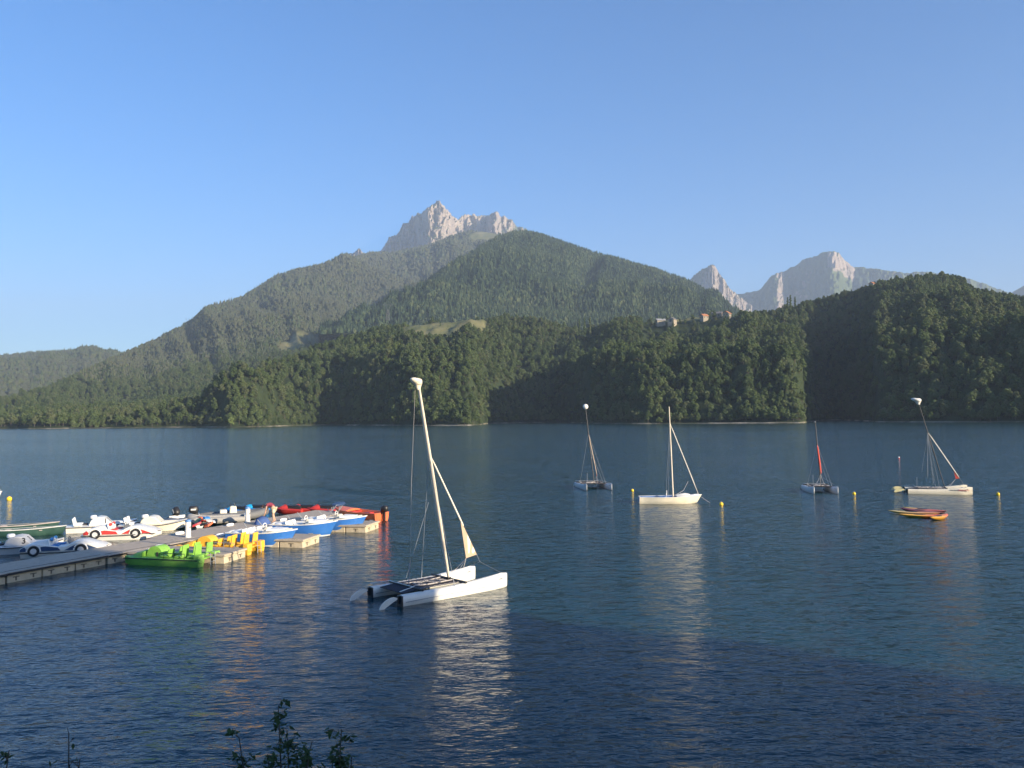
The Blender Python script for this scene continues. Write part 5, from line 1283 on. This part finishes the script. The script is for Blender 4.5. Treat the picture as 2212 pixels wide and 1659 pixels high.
def kayak(label, pa, pb, mat, z=.10, L=None):
    A = Wp(*pa); B_ = Wp(*pb); d = B_-A; Ln = L or d.length
    t = thing('kayak', label, 'kayak', ((A.x+B_.x)/2, (A.y+B_.y)/2, z), math.atan2(d.y, d.x), 'kayaks lashed together on the right')
    rr = []
    for i in range(15):
        u = i/14; x = -Ln/2+Ln*u; w = .36*max(.03, math.sin(math.pi*u)**.65); k = .07*abs(u-.5)**2*4; h_ = max(.12, math.sin(math.pi*u)**.5)
        rr.append([(x, w, .07+k), (x, w*.6, .07+.05*h_+k), (x, 0, .07+.07*h_+k), (x, -w*.6, .07+.05*h_+k), (x, -w, .07+k), (x, -w*.6, .07-.17*h_+k), (x, 0, .07-.20*h_+k), (x, w*.6, .07-.17*h_+k)])
    ho = MB().loft(rr).build('hull', mat, t, 50)
    MB().ell((-.15, 0, .135), (.42, .20, .02), 14, 6).build('seat_well', BLACK, t, 60)
    return t
kayak('dark red kayak at the back of the raft of kayaks', (1950, 1103), (2036, 1113), KR, .06, 3.6)
kayak('orange kayak showing its far edge behind the dark red one', (1965, 1101), (2030, 1107), KO, .02, 3.2)
kayak('olive yellow kayak reaching farthest left in the raft', (1919, 1109), (2030, 1115), KG, .08)
kayak('yellow kayak fading to red in the middle of the raft', (1942, 1117), (2040, 1119), KY, .08)
kayak('short-looking yellow and red kayak nearest the viewer in the raft', (2008, 1126), (2049, 1117), KY, .10, 2.6)
# buoys
def buoy(px, py, r, mat, lb):
    p = Wp(px, py+1.0); t = thing('mooring_buoy', lb, 'buoy', (p.x, p.y, 0), 0, 'mooring buoys')
    MB().ell((0, 0, r*.45), (r, r, r), 16, 10).build('ball', mat, t, 80)
    MB().tube([(.05*math.cos(q), 0, r*1.45+.06*math.sin(q)) for q in [i*math.pi/5 for i in range(11)]], .012, 5).build('ring', STEEL, t)
buoy(1366, 1060, .14, YBUOY, 'small yellow buoy between the grey catamaran and the dinghy')
buoy(1558, 1090, .16, YBUOY, 'yellow buoy just right of the cream dinghy')
buoy(1845, 1067, .14, YBUOY, 'flat yellow buoy right of the small dark-masted catamaran')
buoy(2156, 1068, .14, YBUOY, 'yellow buoy near the right edge beyond the cream catamaran')
buoy(124, 1149, .24, YBUOY, 'big yellow buoy at the tip of the green canoes')
buoy(20, 1079, .22, YBUOY, 'yellow buoy by the boat at the left edge')
p = Wp(1942, 991); t = thing('marker_buoy', 'small red and white marker buoy alone on open water', 'buoy', (p.x, p.y, 0)); MB().lathe([(.08, -.1), (.11, 0), (.11, .16)], k=14).build('float_body', REDP, t, 40); MB().lathe([(.10, .16), (.08, .28), (.03, .33)], k=14).build('top_cone', CUSH, t, 40)

# ------------------------------------------------------------------ person bending over on the walkway
SKIN = worn('skin', (.48, .29, .20), .6, .05, 10, 0); MAROON = worn('maroon_cloth', (.20, .03, .055), .85, .1, 10, .003); SHORT = worn('cream_cloth', (.66, .56, .38), .85, .08, 10, .003); HAIR = worn('dark_hair', (.05, .03, .03), .7, .2, 30, .003); BLUECL = worn('blue_cloth', (.05, .10, .26), .8, .15, 6, .004)
def skin_chain(name, verts, edges, radii, mat, parent, root=0, sub=2):
    me = bpy.data.meshes.new(name); me.from_pydata(verts, edges, []); me.materials.append(mat)
    o = link(name, me, parent)
    md = o.modifiers.new('skin', 'SKIN'); me.skin_vertices if hasattr(me, 'skin_vertices') else None
    if not me.skin_vertices:
        pass
    for i, r in enumerate(radii):
        sv = me.skin_vertices[0].data[i]; sv.radius = (r if hasattr(r, '__len__') else (r, r)); sv.use_root = (i == root); sv.use_loose = False
    md.use_smooth_shade = True
    s2 = o.modifiers.new('sub', 'SUBSURF'); s2.levels = sub; s2.render_levels = sub
    return o
def ensure_skin(me):
    import bmesh
    bm = bmesh.new(); bm.from_mesh(me); bm.verts.layers.skin.verify(); bm.to_mesh(me); bm.free()
def skinned(name, verts, edges, radii, mat, parent, root=0, sub=2):
    me = bpy.data.meshes.new(name); me.from_pydata(verts, edges, []); ensure_skin(me); me.materials.append(mat)
    o = link(name, me, parent)
    for i, r in enumerate(radii):
        sv = me.skin_vertices[0].data[i]; sv.radius = (r if hasattr(r, '__len__') else (r, r)); sv.use_root = (i == root)
    md = o.modifiers.new('skin', 'SKIN'); md.use_smooth_shade = True
    s2 = o.modifiers.new('sub', 'SUBSURF'); s2.levels = sub; s2.render_levels = sub
    return o
p = Wp(584, 1131, ZD)
t = thing('person', 'person in a maroon top and cream shorts bending over on the walkway', 'person', (p.x, p.y+.75, ZD), math.radians(185))
# local frame: +x is where the person faces (bends towards)
V = [(0, 0, .90), (.10, 0, 1.05), (.27, 0, 1.14), (.42, 0, 1.12), (.50, 0, 1.06), (.62, 0, .99), (.70, 0, .93),   # pelvis .. head
     (.40, .20, 1.10), (.44, .24, .82), (.52, .20, .58), (.55, .17, .48),                                      # left arm
     (.40, -.20, 1.10), (.46, -.25, .82), (.56, -.20, .60), (.60, -.17, .50),                                  # right arm
     (-.02, .10, .84), (.03, .12, .47), (-.04, .13, .08), (.10, .14, .03), (-.02, -.10, .84), (.05, -.13, .47), (-.06, -.14, .08), (.08, -.15, .03)]
E_ = [(0, 1), (1, 2), (2, 3), (3, 4), (4, 5), (5, 6), (3, 7), (7, 8), (8, 9), (9, 10), (3, 11), (11, 12), (12, 13), (13, 14), (0, 15), (15, 16), (16, 17), (17, 18), (0, 19), (19, 20), (20, 21), (21, 22)]
Rr = [.13, .125, .14, .12, .055, .095, .085, .065, .045, .035, .035, .065, .045, .035, .035, .095, .06, .04, .035, .095, .06, .04, .035]
bo = skinned('body', V, E_, Rr, SKIN, t)
sh = skinned('shirt', [V[0], V[1], V[2], V[3], V[7], (.42, .22, .98), V[11], (.42, -.22, .98)], [(0, 1), (1, 2), (2, 3), (3, 4), (4, 5), (3, 6), (6, 7)], [.145, .155, .165, .145, .085, .07, .085, .07], MAROON, t)
sh2 = skinned('shorts', [(0, 0, .92), (-.02, .10, .84), (.02, .12, .56), (-.02, -.10, .84), (.03, -.13, .56)], [(0, 1), (1, 2), (0, 3), (3, 4)], [.155, .125, .10, .125, .10], SHORT, t)
MB().ell((.66, 0, 1.015), (.13, .105, .105), 14, 10).build('hair', HAIR, bo, 80)
fc = MB().ell((.745, 0, .925), (.022, .018, .03), 8, 6).ell((.70, .105, .95), (.02, .012, .03), 6, 5).ell((.70, -.105, .95), (.02, .012, .03), 6, 5); fc.build('face_features', SKIN, bo, 80)
for s in (-1, 1):
    hm = MB(); hx, hy, hz = (.555, .17, .47) if s > 0 else (.605, -.17, .49)
    for k in range(4): hm.tube([(hx+.01+.006*k, hy+(k-1.5)*.022, hz-.01), (hx+.03, hy+(k-1.5)*.023, hz-.07+.006*abs(k-1.5)), (hx+.01, hy+(k-1.5)*.021, hz-.105+.01*abs(k-1.5))], [.011, .010, .008], 6)
    hm.tube([(hx-.02, hy-s*.035, hz), (hx-.01, hy-s*.06, hz-.05)], [.013, .009], 6); hm.build('fingers', SKIN, bo, 60)
p2 = Wp(566, 1133, ZD)
o = MB().loft([[(x, y*w*(1+.15*math.sin(5*x+y*3)), .0+z*h) for y, z in ((.5, 0), (.46, .6), (.2, 1), (-.2, .9), (-.46, .6), (-.5, 0))] for x, w, h in ((-.45, .3, .12), (-.3, .6, .38), (0, .7, .52), (.3, .62, .46), (.5, .25, .14))]).build('canvas_cover', BLUECL, None, 60)
o.location = (p2.x, p2.y, ZD); o.rotation_euler = (0, 0, .5); tag(o, 'crumpled blue canvas cover at the hands of the bending person', 'cover')
# ------------------------------------------------------------------ village, pylons, poplars on the far side
def ground_near(px, r): return ground_at(px, r, nPX, zgrid_r, nP[..., 2])
WALLM = worn('rendered_wall', (.30, .26, .20), .9, .08, .8, .02); TILE = worn('clay_tiles', (.42, .17, .08), .85, .2, 1.5, .05); SLATE = worn('grey_tiles', (.16, .15, .15), .85, .15, 1.5, .05); PANE = worn('dark_pane', (.03, .04, .05), .2, .1, 1, 0); TINR = worn('pale_metal_roof', (.30, .30, .30), .5, .1, .5, 0)
def house(px, r, py, w, d, h, roofm, label, rot=0.3, kind='house'):
    """py = photo row of the ridge"""
    P_ = Dp(px, py, r); zg = P_.z-h-w*.32
    t = thing(kind, label, 'house' if kind == 'house' else 'barn', (P_.x, P_.y, zg), rot, 'village buildings on the plateau')
    MB().box((0, 0, h/2-2.5), (w, d, h+5)).side if False else None
    wl = MB().box((0, 0, (h-6)/2), (d, w, h+6)); wl.add([(-d/2, -w/2, h), (-d/2, w/2, h), (-d/2, 0, h+w*.32), (d/2, -w/2, h), (d/2, w/2, h), (d/2, 0, h+w*.32)], [(0, 1, 2), (5, 4, 3), (0, 2, 5, 3), (1, 4, 5, 2)])
    wl.build('wall', WALLM, t, 0)
    rf = MB()
    for s in (-1, 1):
        rf.add([(-d/2-.6, s*(w/2+.7), h-.25), (d/2+.6, s*(w/2+.7), h-.25), (d/2+.6, 0, h+w*.32+.2), (-d/2-.6, 0, h+w*.32+.2), (-d/2-.6, s*(w/2+.7), h+.0), (d/2+.6, s*(w/2+.7), h+.0), (d/2+.6, 0, h+w*.32+.5), (-d/2-.6, 0, h+w*.32+.5)],
               [(0, 1, 2, 3), (7, 6, 5, 4), (0, 4, 5, 1), (1, 5, 6, 2), (3, 7, 4, 0)])
    ro = rf.build('roof', roofm, t, 0)
    if kind == 'house':
        MB().box((d*.2, w*.12, h+w*.32+.5), (.8, .8, 1.6)).build('chimney', WALLM, ro)
        for s in (-1, 1):
            for k in (-1, 1):
                for z in (1.3, h-1.4): MB().box((k*d*.25, s*(w/2+.02), z), (1.0, .12, 1.3)).build('window', PANE, t)
        for k in (-1, 1): MB().box((-d/2-.02, k*w*.22, h-1.5), (.12, 1.0, 1.3)).box((d/2+.02, k*w*.22, h-1.5), (.12, 1.0, 1.3)).build('window', PANE, t)
    else:
        MB().box((-d/2-.03, 0, 1.7), (.12, 3.2, 3.4)).build('barn_door', PANE, t)
    return t
house(1521, 1085, 679, 7.5, 8, 3.6, TILE, 'house with bright orange tiled roof, leftmost of the three village houses', .4)
house(1549, 1090, 674, 8, 13, 4.2, SLATE, 'wide house with greyish pink roof between the orange roof and the cream house', -.5)
house(1570, 1080, 673, 8.5, 8, 5.6, TILE, 'tall cream-walled village house at the right end, against the forest', .9)
house(1427, 1090, 689, 6, 11, 3.0, TINR, 'low barn with pale roof at the left end of the village', .15, 'barn')
house(1452, 1080, 686, 8, 11, 3.4, SLATE, 'grey roofed barn with steep roof, second from the left of the village', 1.0, 'barn')
house(1885, 1218, 610, 6.5, 8, 3.6, TILE, 'house with pinkish tiled roof alone near the top of the right hill', .6)
PYL = worn('galvanised_steel', (.10, .11, .12), .7, .05, .5, 0)
def pylon(px, r, ytop, ybot, label):
    top = Dp(px, ytop, r); bot = Dp(px, ybot, r); h = top.z-bot.z
    t = thing('power_pylon', label, 'pylon', (bot.x, bot.y, bot.z-2), .3, 'power pylons on the ridges'); w = h*.11; q = max(.22, h*.010)
    m_ = MB()
    for sx in (-1, 1):
        for sy in (-1, 1): m_.tube([(sx*w, sy*w, 0), (sx*w*.45, sy*w*.45, h*.62+2)], q, 4)
    for k in range(5):
        u0, u1 = k/5, (k+1)/5; a0, a1 = w*(1-.55*u0), w*(1-.55*u1); z0, z1 = (h*.62+2)*u0, (h*.62+2)*u1
        for s in (-1, 1): m_.tube([(-a0, s*a0, z0), (a1, s*a1, z1)], q*.7, 3).tube([(a0, s*a0, z0), (-a1, s*a1, z1)], q*.7, 3)
    m_.build('tower', PYL, t, 0)
    c_ = MB()
    for s in (-1, 1):
        c_.tube([(s*w*.45, 0, h*.62+2), (s*w*1.6, 0, h*.86+2), (s*w*2.9, 0, h*.90+2)], q, 4).tube([(s*w*1.6, 0, h*.86+2), (s*w*1.5, 0, h+2), (s*w*2.9, 0, h*.90+2)], q, 4)
    c_.tube([(-w*1.6, 0, h*.9+2), (w*1.6, 0, h*.9+2)], q, 4); c_.build('cross_arm', PYL, t, 0)
pylon(838, 1900, 655, 690, 'lattice power pylon before the shaded flank of the middle hill')
pylon(62, 4200, 757, 774, 'lattice power pylon on the low far left hill')
pylon(405, 3080, 688, 702, 'small pylon head showing over the left ridge line')
lab = ['tall slender poplar, left one of the group above the dark bay', 'tall slender poplar in the middle of the group above the dark bay', 'tallest slender poplar at the right of the group above the dark bay', 'lone poplar standing on the central woodland crest', 'short poplar beside the pale meadow']
for k, (px, yt, yb, r) in enumerate(((1252, 688, 730, 1120), (1263, 685, 735, 1110), (1275, 684, 738, 1100), (1178, 680, 705, 1150), (951, 692, 715, 1180))):
    a_ = Dp(px, yt, r); b_ = Dp(px, yb, r); s_ = (a_.z-b_.z)/18.0
    o = link('poplar_tree', POPLAR); o.location = (b_.x, b_.y, b_.z); o.scale = (s_*.9, s_*.9, s_); tag(o, lab[k], 'tree', 'poplars on the far hillside')
lab = ['leftmost of the tall dark poplars on the right hill skyline', 'tallest dark poplar on the right hill skyline', 'dark poplar right of the tallest on the right hill skyline']
for k, (px, yt, yb, r) in enumerate(((1702, 641, 674, 1170), (1708, 636, 674, 1172), (1718, 640, 674, 1175))):
    a_ = Dp(px, yt, r); b_ = Dp(px, yb, r); s_ = (a_.z-b_.z)/18.0
    o = link('poplar_tree', POPLAR); o.location = (b_.x, b_.y, b_.z); o.scale = (s_*1.1, s_*1.1, s_); tag(o, lab[k], 'tree', 'poplars on the right hill')
# pale willow at the water's edge on the left
pw = Wp(499, 922, .3); o = link('willow_tree', broadleaf('willow_tree', 401, 9, 3.4, 11, 520, .5)); d = ray(499, 905); rr_ = shore_at(499, shoreN)+3; s_ = rr_/math.hypot(d[0], d[1]); o.location = (d[0]*s_, d[1]*s_, .5); tag(o, 'pale green small tree alone at the water line, left of the dark woods', 'tree')
WIL = foliage_mat('pale_willow_foliage', [(.14, .19, .06), (.20, .26, .09)], .3); o.data.materials[0] = WIL

# ------------------------------------------------------------------ shrubs on the bank below the camera
LEAFM = foliage_mat('bank_leaves', [(.03, .055, .02), (.06, .095, .03), (.07, .08, .04)], .25, .5)
def shrub(name, label, base, tip, spread, nst, nleaf, seed, ls=.055):
    g = random.Random(seed); b = Vector(base); tp = Vector(tip)
    t = thing(name, label, 'shrub', base, 0, 'shrubs on the bank below the viewer')
    st = MB(); ends = []
    hgt = tp.z-b.z
    for k in range(nst):
        ex = tp-b if k == 0 else Vector(((tp-b).x+g.uniform(-1, 1)*spread, (tp-b).y+g.uniform(-1, 1)*spread, hgt*g.uniform(.55, .92)))
        pts = [Vector((g.uniform(-.08, .08), g.uniform(-.08, .08), 0))]
        for i in range(1, 7): u = i/6; pts.append(Vector((ex.x*u**1.2+g.uniform(-.03, .03), ex.y*u**1.2+g.uniform(-.03, .03), ex.z*u)))
        st.tube(pts, [.018*(1-.8*i/6)+.002 for i in range(7)], 5)
        for i in range(2, 7):
            for q in range(5):
                p0 = pts[i-1].lerp(pts[i], g.random()); d_ = Vector((g.uniform(-1, 1), g.uniform(-1, 1), g.uniform(.1, .9))).normalized()*g.uniform(.12, .34)*(1.35-.14*i)
                st.tube([p0, p0+d_], [.005, .002], 4); ends.append((p0, p0+d_))
    st.build('stems', BARK, t)
    V, Fc = [], []
    for k in range(nleaf):
        a0, a1 = g.choice(ends); c = a0.lerp(a1, g.uniform(.15, 1.1))+Vector((g.gauss(0, .02), g.gauss(0, .02), g.gauss(0, .02)))
        u = Vector((g.uniform(-1, 1), g.uniform(-1, 1), g.uniform(-.7, .4))).normalized(); w = u.cross(Vector((g.uniform(-.4, .4), g.uniform(-.4, .4), 1))).normalized(); s = ls*g.uniform(.6, 1.3); nrm = u.cross(w)
        o = len(V); V += [c, c+u*s*.6+w*s*.42+nrm*.1*s, c+u*s*1.5, c+u*s*.6-w*s*.42+nrm*.1*s]; Fc += [(o, o+1, o+2, o+3)]
    lv = MB().add(V, Fc); me = bpy.data.meshes.new('foliage'); me.from_pydata(lv.V, [], lv.F); me.materials.append(LEAFM); link('foliage', me, t)
def bank_pt(px, py, yd):
    d = ray(px, py); s = yd/d[1]; return Vector((d[0]*s, d[1]*s, H+d[2]*s))
for nm, lb, px, py, yd, sp, ns, nl, sd_ in (('bank_shrub', 'tallest dark leafy sapling at the bottom edge, left of centre', 602, 1524, 9.0, .42, 12, 3200, 5), ('bank_shrub', 'shorter dark leafy sapling right of the tallest at the bottom edge', 735, 1575, 8.8, .30, 11, 2400, 6),
        ('bank_shrub', 'low dark shrub at the bottom left corner', 18, 1622, 9.0, .36, 9, 2400, 7), ('bank_shrub', 'thin sparse twigs near the bottom left', 150, 1585, 9.2, .45, 9, 170, 8), ('bank_shrub', 'low leafy shrub between the two saplings at the bottom edge', 665, 1628, 8.6, .55, 12, 2600, 9)):
    tp = bank_pt(px, py, yd); zb_ = float(bankz(np.array([tp.x]), np.array([tp.y]))[0])
    shrub(nm, lb, (tp.x, tp.y, zb_-.05), tuple(tp), sp, ns, nl, sd_)
